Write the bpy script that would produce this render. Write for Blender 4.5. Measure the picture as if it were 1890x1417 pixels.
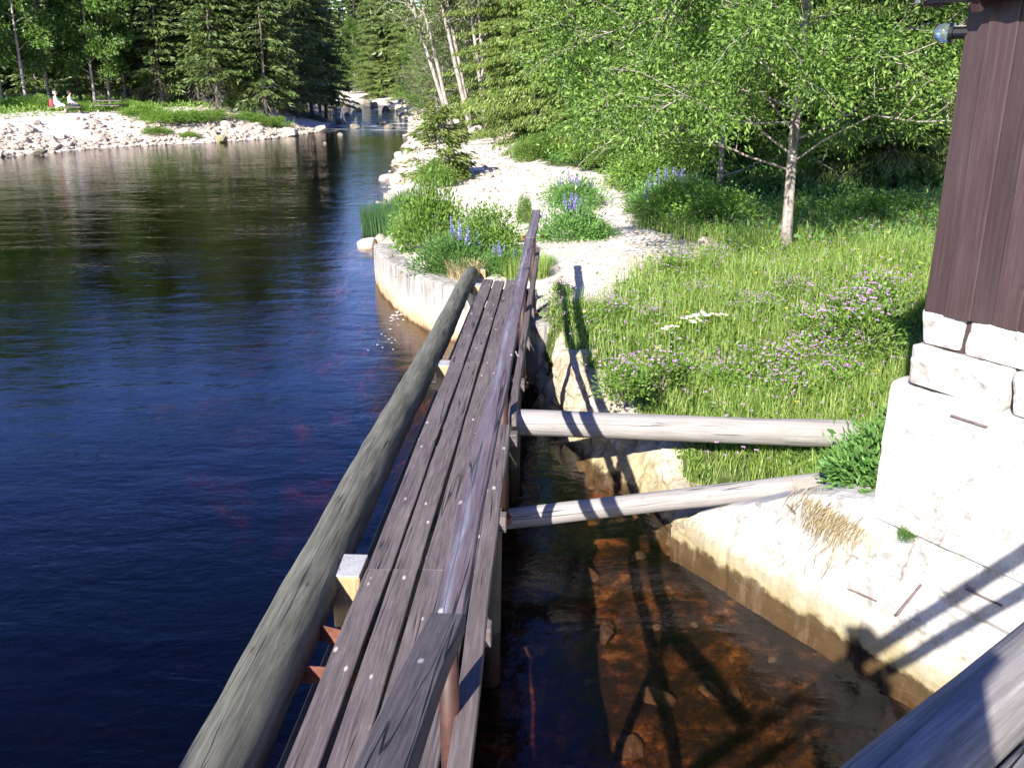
import bpy, bmesh, math, random
import numpy as np
from mathutils import Vector, Matrix, noise as mnoise

for o in list(bpy.data.objects):
    bpy.data.objects.remove(o)
SC = bpy.context.scene
COL = SC.collection
R = math.radians
PI = math.pi

# ------------------------------------------------------------------ camera
CAMZ = 3.9
PITCH = R(18.6)
FPX = 1690.0
cam = bpy.data.cameras.new('camera')
cam.sensor_width = 36.0
cam.lens = 36.0 * FPX / 1890.0
cam.clip_start = 0.08
cam.clip_end = 3000
camo = bpy.data.objects.new('camera', cam)
COL.objects.link(camo)
camo.location = (0, 0, CAMZ)
camo.rotation_euler = (R(90) - PITCH, 0, 0)
SC.camera = camo

# ------------------------------------------------------------------ light
LX, LY, LZ = 0.3728, 0.8605, -0.578          # the way the sunlight travels
SUN_AZ = math.atan2(-LX, -LY)                # clockwise from +Y
SUN_EL = math.atan2(-LZ, math.hypot(LX, LY))
w = bpy.data.worlds.new('World')
SC.world = w
w.use_nodes = True
nt = w.node_tree
sky = nt.nodes.new('ShaderNodeTexSky')
sky.sky_type = 'NISHITA'
sky.sun_disc = False
sky.sun_elevation = SUN_EL
sky.sun_rotation = SUN_AZ % (2 * PI)
sky.air_density = 1.0
sky.dust_density = 0.3
sky.ozone_density = 3.0
hsv = nt.nodes.new('ShaderNodeHueSaturation')
hsv.inputs['Saturation'].default_value = 1.27
hsv.inputs['Hue'].default_value = 0.53
nt.links.new(sky.outputs[0], hsv.inputs['Color'])
nt.links.new(hsv.outputs[0], nt.nodes['Background'].inputs[0])
nt.nodes['Background'].inputs[1].default_value = 0.108
sun = bpy.data.lights.new('sun', 'SUN')
sun.energy = 5.0
sun.angle = R(0.5)
sun.color = (1.0, 0.965, 0.90)
suno = bpy.data.objects.new('sun', sun)
COL.objects.link(suno)
suno.rotation_euler = Vector((LX, LY, LZ)).to_track_quat('-Z', 'Y').to_euler()
suno.location = (-20, -40, 40)
SC.view_settings.view_transform = 'Standard'
SC.view_settings.look = 'None'
SC.view_settings.exposure = 1.72
SC.view_settings.gamma = 1.0
SC.cycles.max_bounces = 8
SC.cycles.transparent_max_bounces = 16

# ------------------------------------------------------------------ helpers
cp, sp_ = math.cos(PITCH), math.sin(PITCH)


def ray(px, py):
    a = (px - 945) / FPX
    b = (py - 708.5) / FPX
    return Vector((a, cp - b * sp_, -(sp_ + b * cp)))


def at(px, py, z):
    """the point of the horizontal plane z seen at photograph pixel px, py"""
    r = ray(px, py)
    t = (z - CAMZ) / r.z
    return Vector((r.x * t, r.y * t, z))


def at_dist(px, py, y):
    r = ray(px, py)
    t = y / r.y
    return Vector((r.x * t, y, CAMZ + r.z * t))


def tag(o, label=None, cat=None, group=None, kind=None):
    if label:
        o['label'] = label
    if cat:
        o['category'] = cat
    if group:
        o['group'] = group
    if kind:
        o['kind'] = kind
    return o


def empty(name, loc, rz=0.0):
    o = bpy.data.objects.new(name, None)
    COL.objects.link(o)
    o.location = loc
    o.rotation_euler = (0, 0, rz)
    o.empty_display_size = 0.2
    return o


def mesh_np(name, V, F, mat, parent=None, smooth=False, world=True):
    """one mesh object; F is an (n,k) array or a list of such arrays.
    world=True: V in world space, moved into the (unrotated) parent's space"""
    V = np.asarray(V, dtype=np.float64)
    Fs = F if isinstance(F, list) else [F]
    Fs = [np.asarray(f, dtype=np.int32) for f in Fs if len(f)]
    me = bpy.data.meshes.new(name)
    me.vertices.add(len(V))
    nl = sum(f.size for f in Fs)
    me.loops.add(nl)
    npoly = sum(len(f) for f in Fs)
    me.polygons.add(npoly)
    vi = np.concatenate([f.ravel() for f in Fs])
    tot = np.concatenate([np.full(len(f), f.shape[1], dtype=np.int32) for f in Fs])
    st = np.zeros(npoly, dtype=np.int32)
    st[1:] = np.cumsum(tot)[:-1]
    o = bpy.data.objects.new(name, me)
    if parent is not None:
        if world:
            V = V - np.array(parent.location)
        o.parent = parent
    me.vertices.foreach_set('co', V.ravel())
    me.loops.foreach_set('vertex_index', vi)
    me.polygons.foreach_set('loop_start', st)
    me.polygons.foreach_set('loop_total', tot)
    me.polygons.foreach_set('use_smooth', np.full(npoly, bool(smooth), dtype=bool))
    me.update(calc_edges=True)
    if mat:
        me.materials.append(mat)
    COL.objects.link(o)
    return o


class MB:
    """collects pieces of one mesh"""

    def __init__(self):
        self.V, self.F, self.n = [], {}, 0

    def add(self, V, F):
        V = np.asarray(V, dtype=np.float64)
        Fs = F if isinstance(F, list) else [F]
        for f in Fs:
            f = np.asarray(f, dtype=np.int32)
            if len(f):
                self.F.setdefault(f.shape[1], []).append(f + self.n)
        self.V.append(V)
        self.n += len(V)

    def data(self):
        return np.concatenate(self.V), [np.concatenate(v) for v in self.F.values()]

    def build(self, name, mat, parent=None, smooth=False, world=True):
        V, F = self.data()
        return mesh_np(name, V, F, mat, parent, smooth, world)


def bm_data(bm):
    bm.verts.ensure_lookup_table()
    V = np.array([v.co[:] for v in bm.verts])
    by = {}
    for f in bm.faces:
        by.setdefault(len(f.verts), []).append([v.index for v in f.verts])
    return V, [np.array(x) for x in by.values()]


def box_data(sx, sy, sz, bev=0.004, segx=1, seg=1):
    """box centred on the origin, long axis x, edges bevelled, cut into segx lengths"""
    bm = bmesh.new()
    bmesh.ops.create_cube(bm, size=1.0)
    for v in bm.verts:
        v.co = Vector((v.co.x * sx, v.co.y * sy, v.co.z * sz))
    if segx > 1:
        for i in range(1, segx):
            x = -sx / 2 + sx * i / segx
            g = bm.verts[:] + bm.edges[:] + bm.faces[:]
            bmesh.ops.bisect_plane(bm, geom=g, plane_co=(x, 0, 0), plane_no=(1, 0, 0))
    if bev > 0:
        es = [e for e in bm.edges if len(e.link_faces) == 2 and e.calc_face_angle(0) > 0.5]
        bmesh.ops.bevel(bm, geom=es, offset=bev, segments=seg, profile=0.5, affect='EDGES')
    bm.verts.index_update()
    d = bm_data(bm)
    bm.free()
    return d


def frame(p0, p1, up=Vector((0, 0, 1))):
    d = (p1 - p0)
    L = d.length
    x = d.normalized()
    y = up.cross(x)
    y.normalize()
    z = x.cross(y)
    m = Matrix((x, y, z)).transposed().to_4x4()
    m.translation = (p0 + p1) / 2
    return m, L


def place(o, m, parent=None):
    if parent is not None:
        m = m.copy()
        m.translation = m.translation - parent.location
        o.parent = parent
    o.matrix_local = m
    return o


def beam(name, p0, p1, wy, hz, mat, parent=None, bev=0.004, warp=0.0, segx=1, seed=0):
    p0, p1 = Vector(p0), Vector(p1)
    m, L = frame(p0, p1)
    V, F = box_data(L, wy, hz, bev, segx)
    if warp:
        V[:, 1] += warp * np.sin(V[:, 0] * 1.9 + seed) + warp * .5 * np.sin(V[:, 0] * 5.1 + seed * 2.7)
        V[:, 2] += warp * .8 * np.sin(V[:, 0] * 1.3 + seed * 1.7)
    o = mesh_np(name, V, F, mat, None)
    return place(o, m, parent)


def tube(pts, rad, seg=8, cap=True):
    pts = [Vector(p) for p in pts]
    n = len(pts)
    V = []
    up = Vector((0.13, 0.21, 0.97))
    for i, p in enumerate(pts):
        a = pts[max(i - 1, 0)]
        b = pts[min(i + 1, n - 1)]
        d = (b - a).normalized()
        u = d.cross(up)
        if u.length < 1e-3:
            u = d.cross(Vector((1, 0, 0)))
        u.normalize()
        v = d.cross(u)
        for k in range(seg):
            t = 2 * PI * k / seg
            V.append(p + (u * math.cos(t) + v * math.sin(t)) * rad[i])
    F = []
    for i in range(n - 1):
        for k in range(seg):
            k2 = (k + 1) % seg
            F.append((i * seg + k, i * seg + k2, (i + 1) * seg + k2, (i + 1) * seg + k))
    Fs = [np.array(F)]
    if cap:
        Fs.append(np.array([list(range(seg))[::-1], [(n - 1) * seg + k for k in range(seg)]]))
    return np.array([v[:] for v in V]), Fs


def log_obj(name, p0, p1, r0, r1, mat, parent=None, seed=0, seg=28, step=.12, bumpy=.006, round1=False, round0=False, bow=0.0):
    p0, p1 = Vector(p0), Vector(p1)
    m, L = frame(p0, p1)
    n = max(4, int(L / step))
    V = []
    for i in range(n + 1):
        t = i / n
        x = -L / 2 + L * t
        r = r0 + (r1 - r0) * t
        e = 1.0
        if round1 and L / 2 - x < r * .9:
            e = math.sqrt(max(0.05, 1 - (1 - (L / 2 - x) / (r * .9)) ** 2))
        if round0 and x + L / 2 < r * .9:
            e = math.sqrt(max(0.05, 1 - (1 - (x + L / 2) / (r * .9)) ** 2))
        for k in range(seg):
            a = 2 * PI * k / seg
            q = Vector((x * 1.1 + seed * 7, math.cos(a) * 1.3, math.sin(a) * 1.3))
            rr = r * e * (1 + .05 * mnoise.noise(q * .8)) + bumpy * mnoise.noise(q * 2.6)
            V.append((x, math.cos(a) * rr + .01 * math.sin(x * .9 + seed), math.sin(a) * rr + bow * (1 - (2 * t - 1) ** 2)))
    F = []
    for i in range(n):
        for k in range(seg):
            k2 = (k + 1) % seg
            F.append((i * seg + k, i * seg + k2, (i + 1) * seg + k2, (i + 1) * seg + k))
    Fs = [np.array(F), np.array([list(range(seg))[::-1], [n * seg + k for k in range(seg)]])]
    o = mesh_np(name, np.array(V), Fs, mat, None, smooth=True)
    me = o.data
    for p in me.polygons:
        if len(p.vertices) > 4:
            p.use_smooth = False
    return place(o, m, parent)


def leaf_quads(P, D, L, W, rng, fold=0.12):
    n = len(P)
    D = D / (np.linalg.norm(D, axis=1, keepdims=True) + 1e-9)
    rv = rng.normal(size=(n, 3))
    S = np.cross(D, rv)
    S /= (np.linalg.norm(S, axis=1, keepdims=True) + 1e-9)
    Nn = np.cross(S, D)
    L = np.broadcast_to(np.asarray(L, float).reshape(-1, 1) if np.ndim(L) else np.full((n, 1), L), (n, 1))
    W = np.broadcast_to(np.asarray(W, float).reshape(-1, 1) if np.ndim(W) else np.full((n, 1), W), (n, 1))
    V = np.empty((n, 4, 3))
    V[:, 0] = P
    V[:, 1] = P + D * L * .45 + S * W * .5 + Nn * L * fold
    V[:, 2] = P + D * L
    V[:, 3] = P + D * L * .45 - S * W * .5 + Nn * L * fold
    F = np.arange(n * 4).reshape(n, 4)
    return V.reshape(-1, 3), F


def copy_tree(o, parent=None):
    c = o.copy()
    COL.objects.link(c)
    if parent is not None:
        c.parent = parent
    for ch in [k for k in CHILDREN.get(o.name, [])]:
        copy_tree(ch, c)
    return c


CHILDREN = {}


def reg(root, *kids):
    CHILDREN.setdefault(root.name, []).extend(kids)
    return root


# ------------------------------------------------------------------ materials
class NM:
    def __init__(self, name):
        self.m = bpy.data.materials.new(name)
        self.m.use_nodes = True
        self.t = self.m.node_tree
        self.n = self.t.nodes
        self.b = self.n['Principled BSDF']
        self.out = self.n['Material Output']

    def node(self, typ, **kw):
        x = self.n.new(typ)
        for k, v in kw.items():
            setattr(x, k, v)
        return x

    def link(self, a, b):
        self.t.links.new(a, b)

    def val(self, sock, v):
        if hasattr(v, 'node'):
            self.link(v, sock)
        elif isinstance(v, (tuple, list)) and len(v) == 3 and sock.type == 'RGBA':
            sock.default_value = (*v, 1)
        else:
            sock.default_value = v

    def coords(self, kind='Object', scale=(1, 1, 1), rnd=0.0):
        tc = self.node('ShaderNodeTexCoord')
        src = tc.outputs[kind]
        if rnd:
            oi = self.node('ShaderNodeObjectInfo')
            mu = self.math('MULTIPLY', oi.outputs['Random'], rnd)
            va = self.node('ShaderNodeVectorMath', operation='ADD')
            self.link(src, va.inputs[0])
            self.link(mu, va.inputs[1])
            src = va.outputs[0]
        mp = self.node('ShaderNodeMapping')
        mp.inputs['Scale'].default_value = scale
        self.link(src, mp.inputs['Vector'])
        return mp.outputs[0]

    def world(self, scale=(1, 1, 1)):
        g = self.node('ShaderNodeNewGeometry')
        mp = self.node('ShaderNodeMapping')
        mp.inputs['Scale'].default_value = scale
        self.link(g.outputs['Position'], mp.inputs['Vector'])
        return mp.outputs[0]

    def noise(self, vec, scale=5, detail=6, rough=.6, dist=0.0):
        x = self.node('ShaderNodeTexNoise')
        x.inputs['Scale'].default_value = scale
        x.inputs['Detail'].default_value = detail
        x.inputs['Roughness'].default_value = rough
        x.inputs['Distortion'].default_value = dist
        self.link(vec, x.inputs['Vector'])
        return x.outputs['Fac']

    def voro(self, vec, scale=5, feature='F1', out='Distance'):
        x = self.node('ShaderNodeTexVoronoi', feature=feature)
        x.inputs['Scale'].default_value = scale
        self.link(vec, x.inputs['Vector'])
        return x.outputs[out]

    def ramp(self, fac, stops, interp='LINEAR'):
        x = self.node('ShaderNodeValToRGB')
        x.color_ramp.interpolation = interp
        e = x.color_ramp.elements
        while len(e) < len(stops):
            e.new(0.5)
        for i, (p, c) in enumerate(stops):
            e[i].position = p
            e[i].color = (*c, 1) if isinstance(c, (tuple, list)) else (c, c, c, 1)
        self.link(fac, x.inputs[0])
        return x.outputs[0]

    def mix(self, fac, a, b, blend='MIX'):
        x = self.node('ShaderNodeMix', data_type='RGBA', blend_type=blend)
        self.val(x.inputs[0], fac)
        self.val(x.inputs[6], a)
        self.val(x.inputs[7], b)
        return x.outputs[2]

    def math(self, op, a, b=0.0, clamp=False):
        x = self.node('ShaderNodeMath', operation=op, use_clamp=clamp)
        self.val(x.inputs[0], a)
        self.val(x.inputs[1], b)
        return x.outputs[0]

    def bump(self, h, strength=.5, dist=.01):
        x = self.node('ShaderNodeBump')
        x.inputs['Strength'].default_value = strength
        x.inputs['Distance'].default_value = dist
        self.link(h, x.inputs['Height'])
        return x.outputs[0]

    def finish(self, color, rough=.8, normal=None, spec=.3):
        self.val(self.b.inputs['Base Color'], color)
        self.val(self.b.inputs['Roughness'], rough)
        self.b.inputs['Specular IOR Level'].default_value = spec
        if normal is not None:
            self.link(normal, self.b.inputs['Normal'])
        return self.m


def wood_mat(name, dark, mid, pale, knots=True, streak=False, crack=1.0, knot_col=(.42, .36, .32), rough=.7, spec=.3, scale=1.0):
    n = NM(name)
    g1 = n.noise(n.coords('Object', (1.3 * scale, 26 * scale, 26 * scale), 7), 3.0, 8, .65)
    col = n.ramp(g1, [(.28, dark), (.52, mid), (.75, pale)])
    wear = n.noise(n.coords('Object', (.9, 3.5, 3.5), 9), 1.6, 5, .6)
    col = n.mix(n.ramp(wear, [(.45, 0), (.72, .55)]), col, pale)
    ck = n.noise(n.coords('Object', (.16 * scale, 5.5, 5.5), 5), 2.1, 3, .45, .05)
    ckd = n.math('ABSOLUTE', n.math('SUBTRACT', ck, .5))
    ckm = n.ramp(ckd, [(0.0, crack), (.005, crack * .8), (.012, 0)])
    gate = n.ramp(n.noise(n.coords('Object', (.35, 1.2, 1.2), 3), 2.4, 2), [(.44, 0), (.52, 1)])
    ckm = n.math('MULTIPLY', ckm, gate)
    col = n.mix(ckm, col, (.008, .007, .007))
    if knots:
        v = n.node('ShaderNodeTexVoronoi', feature='F1')
        v.inputs['Scale'].default_value = 1.0
        n.link(n.coords('Object', (4.2, 10, 5), 11), v.inputs['Vector'])
        km = n.ramp(v.outputs['Distance'], [(.05, .85), (.085, .55), (.12, 0)])
        sel = n.ramp(n.node('ShaderNodeSeparateColor').outputs[0] if False else v.outputs['Color'], [(.18, 0), (.26, 1)])
        km = n.math('MULTIPLY', km, sel)
        col = n.mix(km, col, knot_col)
    if streak:
        tc = n.node('ShaderNodeTexCoord')
        sx = n.node('ShaderNodeSeparateXYZ')
        n.link(tc.outputs['Object'], sx.inputs[0])
        wob = n.math('MULTIPLY', n.math('SUBTRACT', n.noise(n.coords('Object', (1.2, 1, 1)), 1.5, 2), .5), .05)
        d = n.math('ABSOLUTE', n.math('ADD', n.math('SUBTRACT', sx.outputs[1], .018), wob))
        st = n.ramp(d, [(.004, 1), (.024, 0)])
        st = n.math('MULTIPLY', st, n.ramp(n.noise(n.coords('Object', (2.5, 30, 30), 4), 2.0, 6, .7), [(.3, .05), (.6, .6)]))
        st = n.math('MULTIPLY', st, n.ramp(n.noise(n.coords('Object', (.5, .1, .1), 2), 1.3, 2), [(.4, .15), (.6, 1)]))
        col = n.mix(st, col, (.26, .28, .34))
    h = n.math('SUBTRACT', g1, n.math('MULTIPLY', ckm, 1.5))
    return n.finish(col, rough, n.bump(h, .55, .006), spec)


M = {}
M['plank'] = wood_mat('stained_plank', (.038, .029, .029), (.080, .063, .061), (.145, .120, .110))
M['rail'] = wood_mat('stained_rail', (.046, .033, .039), (.080, .060, .070), (.135, .108, .115), streak=True)
M['log'] = wood_mat('mossy_log', (.032, .033, .022), (.078, .075, .054), (.155, .145, .115), knots=True, knot_col=(.028, .024, .018), crack=.9, scale=.8)
M['strut'] = wood_mat('bleached_log', (.13, .115, .105), (.20, .182, .168), (.27, .25, .235), knots=True, crack=.8, knot_col=(.17, .14, .12), scale=.7)
M['handrail'] = wood_mat('weathered_log', (.075, .067, .06), (.155, .14, .128), (.27, .245, .225), knots=True, crack=1, knot_col=(.05, .045, .05), scale=1.2)
M['fresh'] = wood_mat('pale_timber', (.20, .135, .065), (.29, .205, .105), (.35, .265, .155), knots=False, crack=.3, scale=1.6)
M['endgrain'] = wood_mat('weathered_end_grain', (.17, .165, .16), (.27, .265, .26), (.36, .355, .35), knots=False, crack=.6, scale=1.0)
M['pile'] = wood_mat('pile_timber', (.05, .04, .03), (.085, .07, .05), (.13, .11, .08), knots=False, crack=.6)
n = NM('barn_board')
ge = n.node('ShaderNodeNewGeometry')
g1 = n.noise(n.world((24, 24, .9)), 2.2, 8, .65)
col = n.ramp(g1, [(.3, (.026, .0145, .0135)), (.52, (.039, .0225, .0215)), (.74, (.054, .034, .033))])
isl = n.math('ADD', .72, n.math('MULTIPLY', ge.outputs['Random Per Island'], .5))
hs = n.node('ShaderNodeHueSaturation')
n.link(isl, hs.inputs['Value'])
n.link(col, hs.inputs['Color'])
sm = n.noise(n.world((2.5, 2.5, .6)), 1.5, 5, .6)
col = n.mix(n.ramp(sm, [(.48, 0), (.75, .45)]), hs.outputs[0], (.066, .046, .044))
v = n.node('ShaderNodeTexVoronoi', feature='F1')
v.inputs['Scale'].default_value = 1.0
n.link(n.world((9, 9, 4)), v.inputs['Vector'])
col = n.mix(n.ramp(v.outputs['Distance'], [(.04, .7), (.07, 0)]), col, (.02, .012, .012))
n.finish(col, .48, n.bump(g1, .45, .004), .4)
M['barn'] = n.m

n = NM('rusty_pipe')
c = n.noise(n.coords('Object', (1, 1, 1), 3), 9, 8, .7)
n.finish(n.ramp(c, [(.3, (.018, .008, .006)), (.55, (.036, .013, .0095)), (.8, (.07, .03, .021))]), .6, n.bump(c, .3, .004), .4)
M['pipe'] = n.m
n = NM('rusty_steel')
c = n.noise(n.coords('Object', (1, 1, 1), 3), 14, 8, .7)
n.finish(n.ramp(c, [(.3, (.07, .027, .018)), (.55, (.14, .052, .034)), (.8, (.22, .09, .055))]), .75, n.bump(c, .3, .004), .3)
M['rust'] = n.m
n = NM('dark_iron')
c = n.noise(n.coords('Object', (1, 1, 1), 3), 14, 8, .7)
n.finish(n.ramp(c, [(.3, (.06, .04, .035)), (.7, (.15, .11, .10))]), .7, n.bump(c, .3, .004), .3)
M['iron'] = n.m
n = NM('black_metal')
n.finish((.006, .006, .007), .3, None, .5)
M['black'] = n.m
n = NM('dark_glass')
n.finish((.35, .42, .42), .03, None, .9)
n.b.inputs['Transmission Weight'].default_value = .85
n.b.inputs['Coat Weight'].default_value = 1.0
M['glass'] = n.m
n = NM('grey_steel')
c = n.noise(n.coords('Object', (1, 1, 1), 3), 6, 6, .6)
n.finish(n.ramp(c, [(.3, (.11, .12, .12)), (.7, (.20, .21, .21))]), .55, None, .5)
M['steel'] = n.m
n = NM('roof_tile')
c = n.noise(n.coords('Object', (1, 1, 1), 3), 9, 8, .6)
n.finish(n.ramp(c, [(.3, (.06, .045, .05)), (.7, (.13, .10, .11))]), .7, n.bump(c, .3, .01), .3)
M['tile'] = n.m


def stone_mat(name, a, b, c, algae=0.0, scale=1.0, stain=.5, top_stain=None, kind='world', cracks=False):
    n = NM(name)
    P = n.world() if kind == 'world' else n.coords('Object', (1, 1, 1), 13)
    f = n.noise(P, 2.2 * scale, 10, .68)
    col = n.ramp(f, [(.25, a), (.5, b), (.72, c)])
    g = n.noise(P, 9 * scale, 8, .7)
    col = n.mix(n.ramp(g, [(.54, 0), (.68, stain)]), col, tuple(x * .45 for x in a))
    pk = n.noise(P, 60 * scale, 4, .6)
    col = n.mix(n.ramp(pk, [(.60, 0), (.72, stain * .8)]), col, (.09, .08, .07))
    lich = n.math('MULTIPLY', n.ramp(n.noise(P, 24 * scale, 6, .7), [(.52, 0), (.60, 1)]), n.ramp(n.noise(P, 3.1 * scale, 5, .6), [(.46, 0), (.60, 1)]))
    col = n.mix(n.math('MULTIPLY', lich, stain * .8), col, (.12, .11, .10))
    if algae:
        ge = n.node('ShaderNodeNewGeometry')
        sx = n.node('ShaderNodeSeparateXYZ')
        n.link(ge.outputs['Position'], sx.inputs[0])
        zz = n.math('ADD', sx.outputs[2], n.math('MULTIPLY', n.math('SUBTRACT', n.noise(P, 5, 6), .5), .35))
        col = n.mix(n.ramp(zz, [(.0, .9 * algae), (.16, .65 * algae), (.38, 0)]), col, (.22, .17, .07))
        col = n.mix(n.ramp(zz, [(-.02, .95), (.05, 0)]), col, (.05, .03, .012))
    if cracks:
        wv = n.node('ShaderNodeVectorMath', operation='ADD')
        n.link(n.world((.42, .42, 1.5)), wv.inputs[0])
        nz_ = n.node('ShaderNodeTexNoise')
        nz_.inputs['Scale'].default_value = 3.0
        nz_.inputs['Detail'].default_value = 5
        n.link(P, nz_.inputs['Vector'])
        sc_ = n.node('ShaderNodeVectorMath', operation='SCALE')
        n.link(nz_.outputs['Color'], sc_.inputs[0])
        sc_.inputs['Scale'].default_value = .22
        n.link(sc_.outputs[0], wv.inputs[1])
        ed = n.voro(wv.outputs[0], 1.25, 'DISTANCE_TO_EDGE', 'Distance')
        gt = n.ramp(n.noise(P, 1.7, 4), [(.45, 0), (.55, 1)])
        ckm = n.math('MULTIPLY', n.ramp(ed, [(0, .7), (.004, .4), (.012, 0)]), gt)
        col = n.mix(ckm, col, (.10, .07, .05))
        run = n.noise(n.world((4, 4, .7)), 2.0, 6, .7)
        col = n.mix(n.ramp(run, [(.52, 0), (.72, .45)]), col, (.22, .19, .16))
    hh = n.math('ADD', n.math('MULTIPLY', f, 1.0), n.math('MULTIPLY', g, .35))
    return n.finish(col, .9, n.bump(hh, .6, .03), .2)


M['quay'] = stone_mat('pale_quay_stone', (.23, .205, .18), (.37, .35, .325), (.49, .475, .45), algae=1.0, stain=.75, cracks=True)
M['found'] = stone_mat('foundation_stone', (.22, .18, .15), (.37, .345, .315), (.48, .46, .435), stain=.7)
M['rock'] = stone_mat('revetment_rock', (.13, .095, .05), (.34, .28, .19), (.56, .51, .42), algae=.8, stain=.85, scale=2.2, cracks=True)
M['boulder'] = stone_mat('pale_boulder', (.20, .15, .11), (.33, .27, .215), (.46, .40, .345), stain=.6, kind='object')
M['mossy'] = stone_mat('mossy_boulder', (.12, .11, .05), (.22, .20, .10), (.34, .30, .2), stain=.5, kind='object')
M['wet'] = stone_mat('wet_boulder', (.07, .06, .05), (.15, .13, .10), (.25, .22, .17), stain=.5, kind='object')

# concrete wall with dark run-off stains from its top edge
n = NM('stained_concrete')
P = n.world()
f = n.noise(P, 1.8, 10, .65)
col = n.ramp(f, [(.3, (.26, .225, .18)), (.55, (.38, .34, .285)), (.75, (.46, .42, .37))])
ge = n.node('ShaderNodeNewGeometry')
sx = n.node('ShaderNodeSeparateXYZ')
n.link(ge.outputs['Position'], sx.inputs[0])
st = n.noise(n.world((5, 5, .5)), 2.2, 6, .7)
col = n.mix(n.math('MULTIPLY', n.ramp(st, [(.42, 0), (.58, .9)]), n.ramp(sx.outputs[2], [(.20, 0), (.62, 1)])), col, (.13, .125, .12))
zz = n.math('ADD', sx.outputs[2], n.math('MULTIPLY', n.math('SUBTRACT', n.noise(P, 4, 6), .5), .25))
col = n.mix(n.ramp(zz, [(.05, .8), (.3, 0)]), col, (.30, .19, .07))
col = n.mix(n.ramp(zz, [(0.0, .95), (.07, 0)]), col, (.05, .025, .01))
n.finish(col, .9, n.bump(f, .5, .03), .2)
M['concrete'] = n.m


def leaf_mat(name, c0, c1, c2, trans=.45, rough=.45, gloss=.35, bark=None):
    n = NM(name)
    ge = n.node('ShaderNodeNewGeometry')
    oi = n.node('ShaderNodeObjectInfo')
    col = n.ramp(ge.outputs['Random Per Island'], [(0, c0), (.55, c1), (1, c2)])
    hs = n.node('ShaderNodeHueSaturation')
    n.link(n.math('ADD', .82, n.math('MULTIPLY', oi.outputs['Random'], .36)), hs.inputs['Value'])
    n.link(col, hs.inputs['Color'])
    col = hs.outputs[0]
    n.finish(col, rough, None, gloss)
    tr = n.node('ShaderNodeBsdfTranslucent')
    br = n.mix(1.0, col, (1.25, 1.35, .55), 'MULTIPLY')
    n.link(br, tr.inputs[0])
    mx = n.node('ShaderNodeMixShader')
    mx.inputs[0].default_value = trans
    n.link(n.b.outputs[0], mx.inputs[1])
    n.link(tr.outputs[0], mx.inputs[2])
    n.link(mx.outputs[0], n.out.inputs[0])
    return n.m


M['birch_leaf'] = leaf_mat('birch_foliage', (.055, .10, .022), (.10, .175, .036), (.16, .24, .06))
M['near_leaf'] = leaf_mat('broad_foliage', (.035, .075, .012), (.11, .19, .03), (.21, .30, .07), trans=.4)
M['willow_leaf'] = leaf_mat('willow_foliage', (.085, .115, .04), (.13, .165, .065), (.18, .21, .09))
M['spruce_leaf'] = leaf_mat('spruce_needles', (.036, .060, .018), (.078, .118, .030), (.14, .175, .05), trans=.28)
M['spruce_near'] = leaf_mat('spruce_needles_near', (.05, .08, .015), (.11, .155, .027), (.18, .225, .048), trans=.25)  # yellower green of the near-bank spruces
M['dead_twig'] = leaf_mat('dry_spruce_twigs', (.10, .09, .075), (.16, .145, .12), (.22, .2, .17), trans=.1)
M['bush_leaf'] = leaf_mat('bush_foliage', (.075, .14, .022), (.14, .24, .04), (.23, .33, .075))
M['lupin_leaf'] = leaf_mat('lupin_foliage', (.055, .13, .03), (.105, .22, .05), (.17, .30, .08))
M['grass'] = leaf_mat('meadow_grass', (.13, .20, .04), (.25, .36, .075), (.42, .47, .17), trans=.5)
M['reed'] = leaf_mat('reed_grass', (.04, .10, .035), (.07, .15, .055), (.11, .19, .07), trans=.4)
M['dry'] = leaf_mat('dry_grass', (.25, .19, .10), (.36, .28, .16), (.45, .37, .24), trans=.3)
M['pink'] = leaf_mat('pink_petals', (.34, .16, .40), (.46, .24, .52), (.58, .36, .62), trans=.35)
M['violet'] = leaf_mat('lupin_petals', (.14, .12, .36), (.24, .20, .50), (.42, .38, .65), trans=.3)
M['white'] = leaf_mat('white_petals', (.68, .68, .62), (.75, .75, .70), (.8, .8, .78), trans=.3)
M['yellow'] = leaf_mat('yellow_petals', (.55, .40, .03), (.65, .5, .04), (.7, .56, .08), trans=.3)


def bark_mat(name, a, b, c, birch=False):
    n = NM(name)
    f = n.noise(n.world((6, 6, 2)), 2.0, 8, .7)
    col = n.ramp(f, [(.35, a), (.5, b), (.7, c)])
    if birch:
        g = n.noise(n.world((3, 3, 14)), 1.6, 4, .6)
        col = n.mix(n.ramp(g, [(.58, 0), (.68, .65)]), col, (.07, .055, .045))
    return n.finish(col, .9, n.bump(f, .6, .02), .2)


M['bark_grey'] = bark_mat('grey_bark', (.10, .085, .07), (.22, .19, .165), (.36, .32, .29))
M['bark_pale'] = bark_mat('pale_bark', (.13, .105, .085), (.24, .205, .18), (.36, .32, .29), birch=True)
M['bark_dark'] = bark_mat('spruce_bark', (.05, .04, .03), (.10, .085, .07), (.18, .16, .14))

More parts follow.
